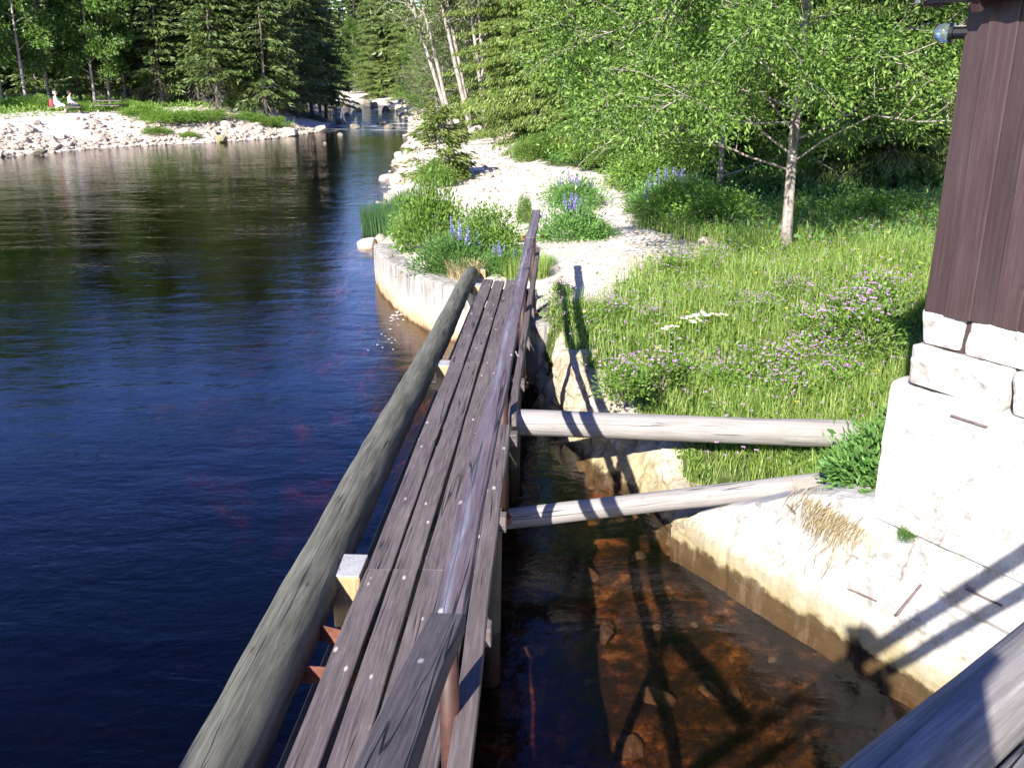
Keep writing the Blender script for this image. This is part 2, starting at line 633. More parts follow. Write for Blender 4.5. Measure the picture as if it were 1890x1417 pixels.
# terrain: gravel / soil chosen by a vertex attribute
n = NM('bank_ground')
P = n.world()
at_ = n.node('ShaderNodeAttribute')
at_.attribute_name = 'gravel'
gv = n.noise(P, 3.0, 10, .7)
vo = n.voro(P, 16, 'F1', 'Color')
gcol = n.ramp(gv, [(.3, (.26, .21, .16)), (.5, (.42, .365, .30)), (.7, (.54, .49, .43))])
sepc = n.node('ShaderNodeSeparateColor')
n.link(vo, sepc.inputs[0])
gcol = n.mix(.35, gcol, n.ramp(sepc.outputs[0], [(0, (.32, .26, .2)), (1, (.72, .68, .62))]))
sv = n.noise(P, 5.0, 8, .7)
scol = n.ramp(sv, [(.3, (.022, .03, .010)), (.5, (.045, .062, .018)), (.72, (.10, .10, .045))])
fac = n.math('ADD', at_.outputs['Fac'], n.math('MULTIPLY', n.math('SUBTRACT', n.noise(P, 2.5, 6, .6), .5), .7))
col = n.mix(n.ramp(fac, [(.42, 0), (.58, 1)]), scol, gcol)
# river bed: brown sediment and stones
ge = n.node('ShaderNodeNewGeometry')
sx = n.node('ShaderNodeSeparateXYZ')
n.link(ge.outputs['Position'], sx.inputs[0])
bv = n.math('ADD', n.math('MULTIPLY', n.noise(P, 1.3, 4, .6), .5), n.math('MULTIPLY', n.noise(P, 7, 8, .75), .5))
bedc = n.ramp(bv, [(.43, (.003, .002, .0012)), (.50, (.010, .005, .002)), (.555, (.042, .018, .0045)), (.61, (.13, .062, .018))])
zz = n.math('ADD', sx.outputs[2], n.math('MULTIPLY', n.math('SUBTRACT', n.noise(P, 4, 5), .5), .2))
col = n.mix(n.ramp(zz, [(-.06, 1), (.02, 0)]), col, bedc)
hh = n.math('ADD', gv, n.math('MULTIPLY', bv, .8))
n.finish(col, .95, n.bump(hh, .7, .06), .15)
M['ground'] = n.m

# water: real depth, humic water absorbs blue and green
n = NM('river_water')
P = n.world()
b1 = n.noise(n.world((1.0, 2.2, 1)), .9, 4, .55, .3)
b2 = n.noise(n.world((1.0, 1.7, 1)), 5.5, 4, .6, .4)
b3 = n.noise(n.world((1, 1.3, 1)), 22, 3, .6)
calm = n.ramp(n.noise(n.world((.22, .4, 1)), 1.0, 4, .6, .6), [(.35, .25), (.65, 1.0)])
hh = n.math('ADD', n.math('ADD', n.math('MULTIPLY', b1, .60), n.math('MULTIPLY', n.math('MULTIPLY', b2, .24), calm)), n.math('MULTIPLY', n.math('MULTIPLY', b3, .036), calm))
ge = n.node('ShaderNodeNewGeometry')
sx = n.node('ShaderNodeSeparateXYZ')
n.link(ge.outputs['Position'], sx.inputs[0])
rapid = n.math('MULTIPLY', n.math('SUBTRACT', sx.outputs[1], 62), .06, True)
hh = n.math('MULTIPLY', hh, n.math('ADD', 1.0, n.math('MULTIPLY', rapid, 4.0)))
nb = n.bump(hh, 1.0, .029)
fr = n.node('ShaderNodeLayerWeight')
fr.inputs['Blend'].default_value = .5
n.link(nb, fr.inputs['Normal'])
schlick = n.math('ADD', .021, n.math('MULTIPLY', n.math('POWER', fr.outputs['Facing'], 5.0), .979), True)
gl = n.node('ShaderNodeBsdfAnisotropic')
gl.inputs['Roughness'].default_value = .02
n.link(nb, gl.inputs['Normal'])
tr = n.node('ShaderNodeBsdfTransparent')
mx = n.node('ShaderNodeMixShader')
n.link(schlick, mx.inputs[0])
n.link(tr.outputs[0], mx.inputs[1])
n.link(gl.outputs[0], mx.inputs[2])
# foam on the rapids upstream
ge = n.node('ShaderNodeNewGeometry')
sx = n.node('ShaderNodeSeparateXYZ')
n.link(ge.outputs['Position'], sx.inputs[0])
fo = n.noise(n.world((.5, 1.3, 1)), .75, 6, .65, .5)
fm = n.math('MULTIPLY', n.ramp(fo, [(.545, 0), (.62, .9)]), n.math('MULTIPLY', n.math('SUBTRACT', sx.outputs[1], 68), .12, True))
df = n.node('ShaderNodeBsdfDiffuse')
df.inputs[0].default_value = (.7, .72, .75, 1)
mf = n.node('ShaderNodeMixShader')
n.link(fm, mf.inputs[0])
n.link(mx.outputs[0], mf.inputs[1])
n.link(df.outputs[0], mf.inputs[2])
n.link(mf.outputs[0], n.out.inputs[0])
va = n.node('ShaderNodeVolumeAbsorption')
va.inputs['Color'].default_value = (.66, .30, .03, 1)
va.inputs['Density'].default_value = .92
n.link(va.outputs[0], n.out.inputs['Volume'])
M['water'] = n.m


def cloth(name, c):
    n = NM(name)
    f = n.noise(n.coords('Object', (1, 1, 1)), 12, 5)
    n.finish(n.mix(n.ramp(f, [(.3, 0), (.7, .35)]), c, tuple(x * .7 for x in c)), .85, n.bump(f, .3, .01), .2)
    return n.m


M['skin'] = cloth('skin', (.50, .32, .24))
M['hair_grey'] = cloth('grey_hair', (.30, .28, .26))
M['hair_dark'] = cloth('dark_hair', (.05, .04, .03))
M['shirt_white'] = cloth('white_shirt', (.78, .78, .78))
M['shirt_red'] = cloth('red_top', (.55, .05, .07))
M['trousers_dark'] = cloth('dark_trousers', (.03, .035, .045))
M['trousers_pale'] = cloth('pale_trousers', (.62, .58, .5))
M['jacket'] = cloth('dark_jacket', (.03, .03, .04))

# ------------------------------------------------------------------ terrain
DX, DY = -.536, .844            # the way the quay and the barn front run
NX, NY = -.844, -.536           # the way they face


def Q(s, off, z):
    """point on the quay front: s along it, off towards the water, z up"""
    q = -5.18 + off
    return Vector((q * NX + s * DX, q * NY + s * DY, z))


# waterline of the right bank: x, y, start offset, width of the rise, height, depth at the edge
RB = []
for s, h in ((-9, 1.0), (3.3, 1.0), (3.9, .90), (4.25, .72), (4.8, .42), (5.3, .18)):
    p = Q(s, 0, 0)
    RB.append((p.x, p.y, .26, .16, h, .22))
RB += [(1.40, 7.75, .0, .32, .30, .35), (1.27, 8.33, .0, .40, .46, .3), (.81, 9.0, .0, .42, .62, .3), (.52, 9.8, .0, .42, .70, .35),
       (.25, 11.0, .0, .4, .84, .4), (-.05, 12.2, .05, .3, .86, .5), (-.45, 13.1, .24, .16, .84, .6), (-1.3, 14.1, .24, .16, .82, .6), (-2.1, 15.8, .24, .16, .76, .6),
       (-2.76, 18.0, .22, .16, .66, .5), (-3.0, 19.6, .0, .8, .6, .2), (-3.45, 21.9, 0, 1.2, .7, .05), (-3.7, 24.8, 0, 1.6, .8, .05),
       (-4.45, 30.4, 0, 2.2, .95, .05), (-5.06, 37.1, 0, 2.6, 1.1, .05), (-6.35, 52.6, 0, 3.0, 1.3, .05), (-7.4, 66, 0, 3.0, 1.3, .05),
       (-8.6, 80, 0, 3, 1.3, .05), (-11.2, 95, 0, 3, .9, .05), (-13.2, 110, 0, 3, .7, .05), (-15.2, 123, 0, 3, .6, .05), (-20.5, 142, 0, 3, .6, .05), (-28, 153, 0, 3, .6, .05),
       (-60, 186, 0, 3, 1.0, .05), (-200, 280, 0, 3, 1.5, .05)]
LB = [(-420, -10), (-120, 24), (-70, 33), (-40, 41.5), (-25.75, 47.3), (-23.05, 53.9), (-18.2, 58.3), (-15.4, 61.9), (-14.0, 69.5), (-14.6, 76), (-15.8, 84),
      (-19.3, 97), (-22.8, 111), (-27, 126), (-34, 140), (-55, 160), (-100, 186), (-210, 240)]
RBA = np.array(RB)
LBA = np.array([(x, y, 0, 7.0, 1.55, .05) for x, y in LB])


def poly_dist(x, y, A):
    """distance to a polyline, side (+ = left of travel) and interpolated parameters"""
    best = np.full(x.shape, 1e18)
    side = np.zeros(x.shape)
    par = np.zeros(x.shape + (4,))
    for i in range(len(A) - 1):
        ax, ay = A[i, :2]
        bx, by = A[i + 1, :2]
        dx, dy = bx - ax, by - ay
        L2 = dx * dx + dy * dy
        t = np.clip(((x - ax) * dx + (y - ay) * dy) / L2, 0, 1)
        ex, ey = x - ax - t * dx, y - ay - t * dy
        d2 = ex * ex + ey * ey
        m = d2 < best - 1e-12
        best = np.where(m, d2, best)
        cr = dx * (y - ay) - dy * (x - ax)
        side = np.where(m, np.sign(cr), side)
        pv = A[i, 2:6] + (A[i + 1, 2:6] - A[i, 2:6]) * t[..., None]
        par = np.where(m[..., None], pv, par)
    return np.sqrt(best), side, par


def sstep(t):
    t = np.clip(t, 0, 1)
    return t * t * (3 - 2 * t)


def vnoise(x, y, s, seed=0):
    """cheap smooth noise"""
    a = np.sin(x * s * 1.0 + seed) * np.cos(y * s * 1.27 + seed * 1.7)
    b = np.sin(x * s * 2.3 + y * s * 1.1 + seed * 2.1) * .5
    c = np.sin(-x * s * 3.7 + y * s * 4.3 + seed * .7) * .3
    return (a + b + c) / 1.8


def ground(x, y):
    x = np.asarray(x, float)
    y = np.asarray(y, float)
    dr, sr, pr = poly_dist(x, y, RBA)
    dl, sl, pl = poly_dist(x, y, LBA)
    # right land lies to the right of travel (side < 0); left land to the left (side > 0)
    land_r = sr < 0
    land_l = (sl > 0)
    hr = -pr[..., 3] + (pr[..., 2] + pr[..., 3]) * sstep((dr - pr[..., 0]) / pr[..., 1])
    hr = hr + .04 * np.clip(dr - pr[..., 1], 0, 6) + .02 * np.clip(dr - 8, 0, 40) + .012 * np.clip(dr - 50, 0, 300)
    hr = hr + .05 * vnoise(x, y, 1.1, 2) * sstep(dr / 2)
    hl = 1.55 * sstep(dl / 8.0) + .18 * sstep(dl / .8) + .02 * np.clip(dl - 9, 0, 300) + .10 * vnoise(x, y, .7, 5) * sstep(dl / 3)
    edge = np.minimum(dr, dl)
    dep = np.where(dr < dl, pr[..., 3], .05)
    lat = x - .0559 * y
    # the channel right of the walkway is shallow, the river beyond is deeper
    near = sstep((edge) / 2.4)
    deep = .50 + .95 * sstep((-.9 - lat) / 1.6) + .9 * sstep((-5.0 - lat) / 7)
    deep = np.where(lat < -3, np.minimum(deep, .45 + .055 * dl), deep)
    far = sstep((y - 55) / 15)
    deep = deep * (1 - far) + .6 * far
    hb = -(dep + (np.maximum(deep, dep) - dep) * near) + .09 * vnoise(x, y, 2.3, 1) * sstep(edge / .6)
    z = np.where(land_r, hr, np.where(land_l, hl, hb))
    return z


def gz(x, y):
    return float(ground(np.array([x]), np.array([y]))[0])


def grid_axis(lo, a, b, hi, fine, grow):
    v = list(np.arange(a, b, fine))
    st = fine
    p = b
    while p < hi:
        v.append(p)
        st *= grow
        p += st
    v.append(hi)
    st = fine
    p = a - fine
    L = []
    while p > lo:
        L.append(p)
        st *= grow
        p -= st
    L.append(lo)
    return np.array(L[::-1] + v)


# right-hand limit of the pale gravel ground (photograph pixels on the bank)
GPX = [(1000, 585, .9), (1010, 548, .95), (1140, 548, .95), (1165, 505, 1.0), (1330, 472, 1.0), (1250, 445, 1.0), (1190, 410, 1.0), (1150, 360, 1.05), (1140, 318, 1.1),
       (1010, 300, 1.2), (950, 262, 1.3), (880, 243, 1.4), (800, 222, 1.45)]
GPL = np.array([(at(a, b, c).x, at(a, b, c).y, 0, 0, 0, 0) for a, b, c in GPX] + [(-7, 110, 0, 0, 0, 0)])


def gravel_mask(x, y):
    d, s, _ = poly_dist(x, y, GPL)
    right = np.where(s > 0, .5 + d * .5, .5 - d * .5)
    right = np.where(y < 10.8, 0.25, right)
    dl, sl, _ = poly_dist(x, y, LBA)
    leftb = 1.1 - np.clip(dl - 7.5, 0, 9) * .25 - sstep((y - 74) / 10) * .9
    dr, sr, pr = poly_dist(x, y, RBA)
    isleft = (sl > 0)
    right = right - sstep((y - 84) / 12) * .9
    return np.clip(np.where(isleft, leftb, right), 0, 1.2)


xs = grid_axis(-600, -4.5, 7.5, 600, .11, 1.07)
ys = grid_axis(-300, 3.0, 16.0, 900, .11, 1.055)
GX, GY = np.meshgrid(xs, ys)
GZ = ground(GX, GY)
nx_, ny_ = len(xs), len(ys)
idx = np.arange(nx_ * ny_).reshape(ny_, nx_)
F = np.stack([idx[:-1, :-1], idx[:-1, 1:], idx[1:, 1:], idx[1:, :-1]], -1).reshape(-1, 4)
terr = mesh_np('ground', np.stack([GX, GY, GZ], -1).reshape(-1, 3), F, M['ground'], None, smooth=True)
a_ = terr.data.attributes.new('gravel', 'FLOAT', 'POINT')
a_.data.foreach_set('value', gravel_mask(GX, GY).ravel())
tag(terr, 'gravel banks, meadow soil and river bed', kind='structure')

V, F = box_data(1300, 1000, 12, 0)
V += np.array([0, 350, -6.0])
wat = mesh_np('river_water', V, F, M['water'], None)
tag(wat, 'dark brown river water reflecting blue sky', kind='structure')

# ------------------------------------------------------------------ plank walkway
TH = R(3.2)
ct, st_ = math.cos(TH), math.sin(TH)


def W(lat, s, z):
    return Vector((lat * ct + s * st_, -lat * st_ + s * ct, z))


rnd = random.Random(4)
walk = empty('plank_walkway', W(-.9, 8, 0))
tag(walk, 'narrow brown plank walkway with one railing running over the water', 'footbridge')
DECK = 1.05
joints = [(.5, 4.885), (4.89, 9.14), (9.145, 13.3)]
for r in range(4):
    lat = -1.167 + .074 + .1715 * r
    for j, (a, b) in enumerate(joints):
        a2 = a + (0.0 if j == 0 else rnd.uniform(-.01, .012))
        b2 = b + (rnd.uniform(-.10, .08) if j == 2 else 0)
        dz = rnd.uniform(-.006, .004)
        beam('plank', W(lat + rnd.uniform(-.004, .004), a2, DECK - .024 + dz), W(lat + rnd.uniform(-.006, .006), b2, DECK - .024 + rnd.uniform(-.005, .004)), .149, .048,
             M['plank'], walk, .005, .003, 16, seed=r * 3 + j)
# cross bearers under the planks and the piles that carry them
for k, s in enumerate([1.1, 2.75, 4.4, 5.75, 7.3, 8.75, 10.2, 11.7, 12.8]):
    beam('bearer', W(-1.165, s, DECK - .048 - .062), W(-.36, s, DECK - .048 - .062), .10, .12, M['plank'], walk, .006)
for s in (2.75, 5.75, 8.75, 11.7):
    log_obj('pile', W(-.50, s + .12, -1.0), W(-.47, s + .12, DECK - .06), .075, .07, M['pile'], walk, seed=int(s), seg=14)
beam('edge_beam', W(-.45, .6, DECK - .12), W(-.45, 13.0, DECK - .12), .05, .13, M['plank'], walk, .004)  # added so the deck's shadow reaches further along the strut
for z_ in (.55, .28, .02, -.24, -.5):  # stacked beams added below the gap to keep light from passing
    beam('light_stop_beam', W(-1.17, .3, z_), W(-1.15, 13.4, z_), .40, .25, M['pile'], walk, .012)
for s in (2.75, 8.75):
    beam('side_bearer', W(-.72, s - 2.6, DECK - .25), W(-.72, s + 3.0, DECK - .25), .09, .15, M['pile'], walk, .006)
# rail: red posts, top board, lower board
RH, RLAT = DECK + 1.0, -.395
post_s = [2.86, 5.93, 8.95, 11.95]
for s in post_s:
    V, F = tube([W(RLAT, s, DECK - .16), W(RLAT, s, RH - .048)], [.038, .038], 18)
    o = mesh_np('railing_post', V, F, M['pipe'], walk, smooth=True)
    V, F = tube([W(RLAT, s, DECK - .20), W(RLAT, s, DECK - .15)], [.065, .065], 16)
    mesh_np('post_flange', V, F, M['rust'], walk)
rails = [(2.83, 7.02), (7.025, 11.0), (11.005, 13.32)]
for k, (a, b) in enumerate(rails):
    beam('top_rail', W(RLAT + (.004 if k == 1 else 0), a, RH - .024), W(RLAT + (.01 if k == 2 else .0), b, RH - .024 + (.02 if k == 2 else 0)), (.112), .048, M['rail'], walk, .006, .006, 20, seed=k + 3)
mids = [(-.318, 1.9, -.385, 5.86, .085), (-.330, 5.98, -.348, 9.1, .05), (-.335, 9.15, -.345, 12.6, .05)]
for k, (l0, a, l1, b, wd) in enumerate(mids):
    beam('lower_rail', W(l0, a, DECK + .56), W(l1, b, DECK + .56), wd, (.05 if k == 0 else .09), M['plank'], walk, .005, .004, 18, seed=k + 8)
# the rail climbs from the first post to the bridge
k0, k1 = W(RLAT, 2.84, RH - .024), Vector((-.30, 1.45, CAMZ - 1.40 - .033))
beam('stair_rail', k0, k0 + (k1 - k0) * 1.45, .126, .075, M['plank'], walk, .006, .004, 14, seed=5)
# stringer and treads of the short stair up to the bridge (below the picture)
for k in range(6):
    beam('stair_tread', W(-1.2, 1.3 - k * .26, 1.22 + k * .16), W(-.55, 1.3 - k * .26, 1.22 + k * .16), .24, .045, M['plank'], walk, .004)
# rusty steel straps by the near post
for (s, dz, tw) in ((4.24, .0, .35), (3.98, -.02, .05)):
    a = W(-1.38, s + tw * .35, DECK - .08 + dz)
    b = W(-1.02, s, DECK - .08 + dz)
    d = (b - a).normalized()
    z = Vector((0, 0, 1))
    nrm = d.cross(z).normalized()
    mb = MB()
    bm = bmesh.new()
    prof = [(-.05, -.16), (-.03, -.03), (-.0, .02), (.40, .02)]
    rows = []
    for (u, hgt) in prof:
        c = a + d * u
        lo = c + z * (hgt - .10) - nrm * (.0 if u > 0 else .02)
        hi = c + z * (hgt + .015)
        rows.append((lo, hi))
    pts = []
    for off in (0, .006):
        for lo, hi in rows:
            pts += [lo + nrm * off, hi + nrm * off]
    m_ = len(prof)
    Fq = []
    for i in range(m_ - 1):
        Fq.append((2 * i, 2 * i + 2, 2 * i + 3, 2 * i + 1))
        q = 2 * m_
        Fq.append((q + 2 * i, q + 2 * i + 1, q + 2 * i + 3, q + 2 * i + 2))
        Fq.append((2 * i + 1, 2 * i + 3, q + 2 * i + 3, q + 2 * i + 1))
        Fq.append((2 * i, q + 2 * i, q + 2 * i + 2, 2 * i + 2))
    bm.free()
    o = mesh_np('steel_strap', np.array([p[:] for p in pts]), np.array(Fq), M['rust'], walk)

# square timber posts between the log and the planks
post_lab = ['pale squared timber post nearest the two rusty straps', 'pale timber post second along the walkway beside the log',
            'pale timber post third along, beside the far log end', 'smallest pale timber post, standing past the rounded log end']
for i, (s, z, wy, wx, l0) in enumerate([(4.90, DECK + .0, .175, .27, -1.268), (9.28, .985, .15, .2, -1.245), (13.3, .95, .125, .2, -1.255), (14.3, .98, .09, .12, -1.26)]):
    pr = empty('timber_post', W(l0, s, .70))
    tag(pr, post_lab[i], 'post', 'timber posts between the log and the planks')
    zb = .70 if i < 2 else .70
    m, L = frame(W(l0, s, zb), W(l0, s, z), up=Vector((st_, ct, 0)))
    V, F = box_data(L, wy, wx, .008)
    o = mesh_np('shaft', V, F, M['fresh'])
    place(o, m, pr)
    V, F = box_data(.012, wy - .006, wx - .006, .003)
    o = mesh_np('end_grain', V, F, M['endgrain'])
    m2 = m.copy()
    m2.translation = W(l0, s, z + .0062)
    place(o, m2, pr)
    if i < 2:
        beam('bracket', W(l0 + .05, s + .05, DECK - .12), W(l0 + .30, s + .05, DECK - .12), .12, .03, M['iron'], pr, .003)

# logs
lg = log_obj('boom_log', W(-1.50, .2, 1.0), W(-1.415, 14.15, .98), .182, .108, M['log'], None, seed=2, bumpy=.010, round1=True, seg=36, step=.09)
tag(lg, 'long greenish mossy log lying beside the walkway planks', 'log')
a0 = ray(900, 745)
s1 = log_obj('strut_log', W(-.62, 8.15, .775), at(1578, 801, .77), .122, .127, M['strut'], None, seed=5, bumpy=.008, seg=30, step=.09)
tag(s1, 'thick bleached strut log reaching from walkway to bank, the upper one with a cracked end', 'log', 'strut logs between walkway and bank')
s2 = log_obj('strut_log', at(905, 962, .44), at(1528, 889, .62), .083, .092, M['strut'], None, seed=9, bumpy=.005, seg=26, step=.09)
tag(s2, 'thinner grey-green strut log, the lower one nearest the dark channel', 'log', 'strut logs between walkway and bank')

# ------------------------------------------------------------------ walls
def rough_wall(name, pts, mat, thick=.4, res=.07, amp=.03, seed=0, zb=-.9, grooves=(), parent=None, vj=0, ledge=None, topamp=.03):
    """wall along a ground polyline; pts: (x, y, ztop); faces left of travel"""
    P = []
    for i in range(len(pts) - 1):
        a, b = Vector(pts[i]), Vector(pts[i + 1])
        L = (b.xy - a.xy).length
        m = max(1, int(L / res))
        for k in range(m):
            P.append(a.lerp(b, k / m))
    P.append(Vector(pts[-1]))
    n = len(P)
    nz = int((max(p.z for p in P) - zb) / res) + 1
    V, F = [], []
    acc = 0
    cols = []
    for i, p in enumerate(P):
        a, b = P[max(0, i - 1)], P[min(n - 1, i + 1)]
        d = Vector((b.x - a.x, b.y - a.y, 0)).normalized()
        nr = Vector((-d.y, d.x, 0))
        if i:
            acc += (p.xy - P[i - 1].xy).length
        col = []
        zt = p.z + topamp * mnoise.noise(Vector((p.x * 2.2, p.y * 2.2, seed)))
        for j in range(nz + 1):
            z = zb + (zt - zb) * j / nz
            q = Vector((p.x * 1.3, p.y * 1.3, z * 1.6 + seed))
            e = amp * (mnoise.noise(q) + .6 * mnoise.noise(q * 2.7) + .35 * mnoise.noise(q * 7))
            for g in grooves:
                e -= .035 * max(0, 1 - abs(z - g - .04 * mnoise.noise(Vector((acc * .8, g * 5, seed)))) / .022)
            if vj:
                ph = (acc + .37 * int(z / .45)) % vj
                e -= .02 * max(0, 1 - abs(ph - vj / 2) / .03)
            if ledge:
                lt = (z - ledge[0] - .05 * mnoise.noise(Vector((acc * 1.1, 3, seed)))) / .07
                e += ledge[1] * (1 - max(0.0, min(1.0, lt)))
            col.append(p + nr * e - Vector((0, 0, p.z - z)))
        # rounded top edge running back
        for (bk, dz) in ((.03, .012), (.12, .02), (thick, .0)):
            hh = .02 * mnoise.noise(Vector((p.x * 3 + bk, p.y * 3, seed)))
            col.append(Vector((p.x, p.y, zt + dz + hh)) - nr * bk)
        col.append(Vector((p.x, p.y, zb)) - nr * thick)
        cols.append(col)
    m = len(cols[0])
    for c in cols:
        V += [v[:] for v in c]
    for i in range(n - 1):
        for j in range(m - 1):
            F.append((i * m + j, (i + 1) * m + j, (i + 1) * m + j + 1, i * m + j + 1))
    caps = np.array([[j for j in range(m)][::-1], [(n - 1) * m + j for j in range(m)]])
    o = mesh_np(name, np.array(V), [np.array(F)[:, ::-1], caps], mat, parent, smooth=False)
    return o


def Qp(s, off, z):
    p = Q(s, off, z)
    return (p.x, p.y, p.z)


quay = empty('quay_wall', Q(2, -.3, 0))
tag(quay, 'sunlit pale stone quay wall rising from the channel below the barn', 'wall')
qpts = [Qp(-5, 0, 1.04), Qp(3.5, 0, 1.06), Qp(3.85, 0, 1.0), Qp(4.25, 0, .84), Qp(4.8, 0, .52), Qp(5.15, 0, .33), Qp(5.42, 0, .10)]
rough_wall('lower_wall', qpts, M['quay'], .5, .05, .034, 3, -.9, grooves=(.62,), parent=quay, vj=1.3, ledge=(.22, .06))
rough_wall('wall_block', [Qp(-5, .035, 2.0), Qp(3.47, .035, 2.0)], M['quay'], .6, .07, .016, 8, 1.03, grooves=(1.50,), parent=quay, vj=1.9)


def on_quay(px, py, off=.0):
    r = ray(px, py)
    nv = Vector((NX, NY, 0))
    t = (-5.18 + off) / (r.dot(nv))
    return Vector((0, 0, CAMZ)) + r * t


for (x0, y0, x1, y1, off) in [(1755, 766, 1822, 788, .042), (1565, 1086, 1618, 1109, .010), (1782, 1086, 1850, 1118, .012), (1452, 930, 1468, 948, .008)]:
    a, b = on_quay(x0, y0, off), on_quay(x1, y1, off)
    beam('iron_bar', a, b, .016, .010, M['iron'], quay, .002)
a = on_quay(1700, 1078, .02)
beam('iron_bar', a + Vector((NX * .0, NY * .0, .0)), a + Vector((NX * .22, NY * .22, -.16)), .014, .014, M['iron'], quay, .002)

cw = rough_wall('concrete_wall', [(.35, 11.4, .80), (-.05, 12.2, .84), (-.45, 13.1, .84), (-1.3, 14.1, .84), (-1.75, 15.0, .80), (-2.12, 15.9, .76), (-2.5, 17.0, .72), (-2.74, 18.0, .70), (-2.78, 18.5, .66)], M['concrete'], .45, .09, .02, 5, -1.0)
tag(cw, 'low pale concrete wall with dark stains curving into the river', 'wall')
# water running out of a hole in the wall and flat white flecks painted as its glitter
wp = at(748, 572, .0)
wt = empty('water_trickle', wp)
tag(wt, 'thin trickle of white water spilling from the concrete wall into the river', 'water trickle')
rw = random.Random(4)
V, F = tube([wp + Vector((.03, .06, .22)), wp + Vector((-.05, -.04, .17)), wp + Vector((-.09, -.09, .06)), wp + Vector((-.10, -.10, -.02))], [.012, .016, .022, .03], 8)
n = NM('white_water_and_glint')
n.finish((.75, .78, .8), .2, None, .5)
M['foam_and_glint'] = n.m
mesh_np('jet', V, F, M['foam_and_glint'], wt, smooth=True)
mbf = MB()
for k in range(46):
    u = rw.random()
    c_ = wp + Vector((-.10 + rw.gauss(0, .05 + .05 * u), -.12 - 2.6 * u * u, .006))
    r_ = rw.uniform(.012, .035) * (1 - .5 * u)
    pts_ = [(c_.x + math.cos(a_) * r_ * rw.uniform(.6, 1.3), c_.y + math.sin(a_) * r_ * rw.uniform(.5, 1.2), .006) for a_ in [i * PI / 3 for i in range(6)]]
    mbf.add(np.array(pts_), np.array([[0, 1, 2, 3, 4, 5]]))
f_ = mbf.build('glint_flecks', M['foam_and_glint'], wt)
f_['kind'] = 'stuff'
rv = rough_wall('rock_revetment', [tuple(Q(5.35, -.03, .18)), (1.36, 7.85, .30), (1.22, 8.3, .46), (.80, 8.98, .61), (.50, 9.75, .68), (.27, 10.6, .78), (.26, 11.5, .80), (.02, 12.2, .84)], M['rock'], .9, .045, .13, 11, -.6, grooves=(.18, .42), vj=.7, topamp=.12)
# lean the rock face back
me = rv.data
for v in me.vertices:
    h = max(0.0, v.co.z)
    v.co.x += .42 * h
    v.co.y += .28 * h
tag(rv, 'rough yellowish rock face below the meadow edge at the channel', 'rock face')

# ------------------------------------------------------------------ barn
barn = empty('wooden_barn', Q(0, -2.5, 2.0))
tag(barn, 'dark brown board-clad barn on a pale stone footing', 'barn')
mb = MB()
rs = random.Random(5)
s = 3.33
k = 0
while s > -4.5:
    wd = rs.uniform(.138, .158)
    off = .012 if k % 2 else 0.0
    V, F = box_data(1.86, wd + (.018 if k % 2 else -.006), .024, .004)
    m, L = frame(Q(s - wd / 2, off, 2.515 - rs.uniform(0, .02)), Q(s - wd / 2, off, 4.375), up=Vector((NX, NY, 0)))
    Vw = np.array([(m @ Vector(v))[:] for v in V])
    mb.add(Vw, F)
    s -= wd
    k += 1
mb.build('cladding', M['barn'], barn)
# the other walls, a plain boarded box behind the front boards
mb = MB()
c = [Q(3.28, -.03, 0), Q(-4.4, -.03, 0), Q(-4.4, -5, 0), Q(3.28, -5, 0)]
V = [(p.x, p.y, z) for z in (2.2, 4.55) for p in c]
mb.add(np.array(V), np.array([(0, 1, 5, 4), (1, 2, 6, 5), (2, 3, 7, 6), (3, 0, 4, 7), (4, 5, 6, 7)]))
mb.build('wall', M['barn'], barn)
mb = MB()
for kk in range(30):
    o_ = -.10 - kk * .16
    V, F = box_data(2.0, .15, .024, .003)
    m, L = frame(Q(3.30 + (.012 if kk % 2 else 0), o_, 2.5), Q(3.30 + (.012 if kk % 2 else 0), o_, 4.5), up=Vector((DX, DY, 0)))
    mb.add(np.array([(m @ Vector(v))[:] for v in V]), F)
mb.build('end_cladding', M['barn'], barn)
# rubble footing: rounded stones in two courses
mb = MB()
rs = random.Random(12)


def stone(cx, cz, wx, hz, dep, seed, off):
    bm = bmesh.new()
    bmesh.ops.create_cube(bm, size=1)
    for v in bm.verts:
        v.co = Vector((v.co.x * wx, v.co.y * dep, v.co.z * hz)) * 1.0
    r = random.Random(seed)
    for v in bm.verts:
        v.co += Vector((r.uniform(-.03, .03), 0, r.uniform(-.018, .018)))
    bmesh.ops.bevel(bm, geom=bm.edges[:], offset=.028, segments=2, profile=.6, affect='EDGES')
    bmesh.ops.triangulate(bm, faces=[f for f in bm.faces if f.calc_area() > .02])
    for _ in range(4):
        es = [e for e in bm.edges if e.calc_length() > .05]
        if not es:
            break
        bmesh.ops.subdivide_edges(bm, edges=es, cuts=1)
        bmesh.ops.triangulate(bm, faces=[f for f in bm.faces if len(f.verts) > 4])
    for v in bm.verts:
        q = v.co + Vector((seed * 3.1, 0, 0))
        v.co += Vector((.35, 1, .35)) * (.022 * mnoise.noise(q * 5) + .013 * mnoise.noise(q * 13) + .006 * mnoise.noise(q * 31))
    V, F = bm_data(bm)
    bm.free()
    out = [Q(cx + x, off + y, cz + z)[:] for x, y, z in V]
    return np.array(out), F


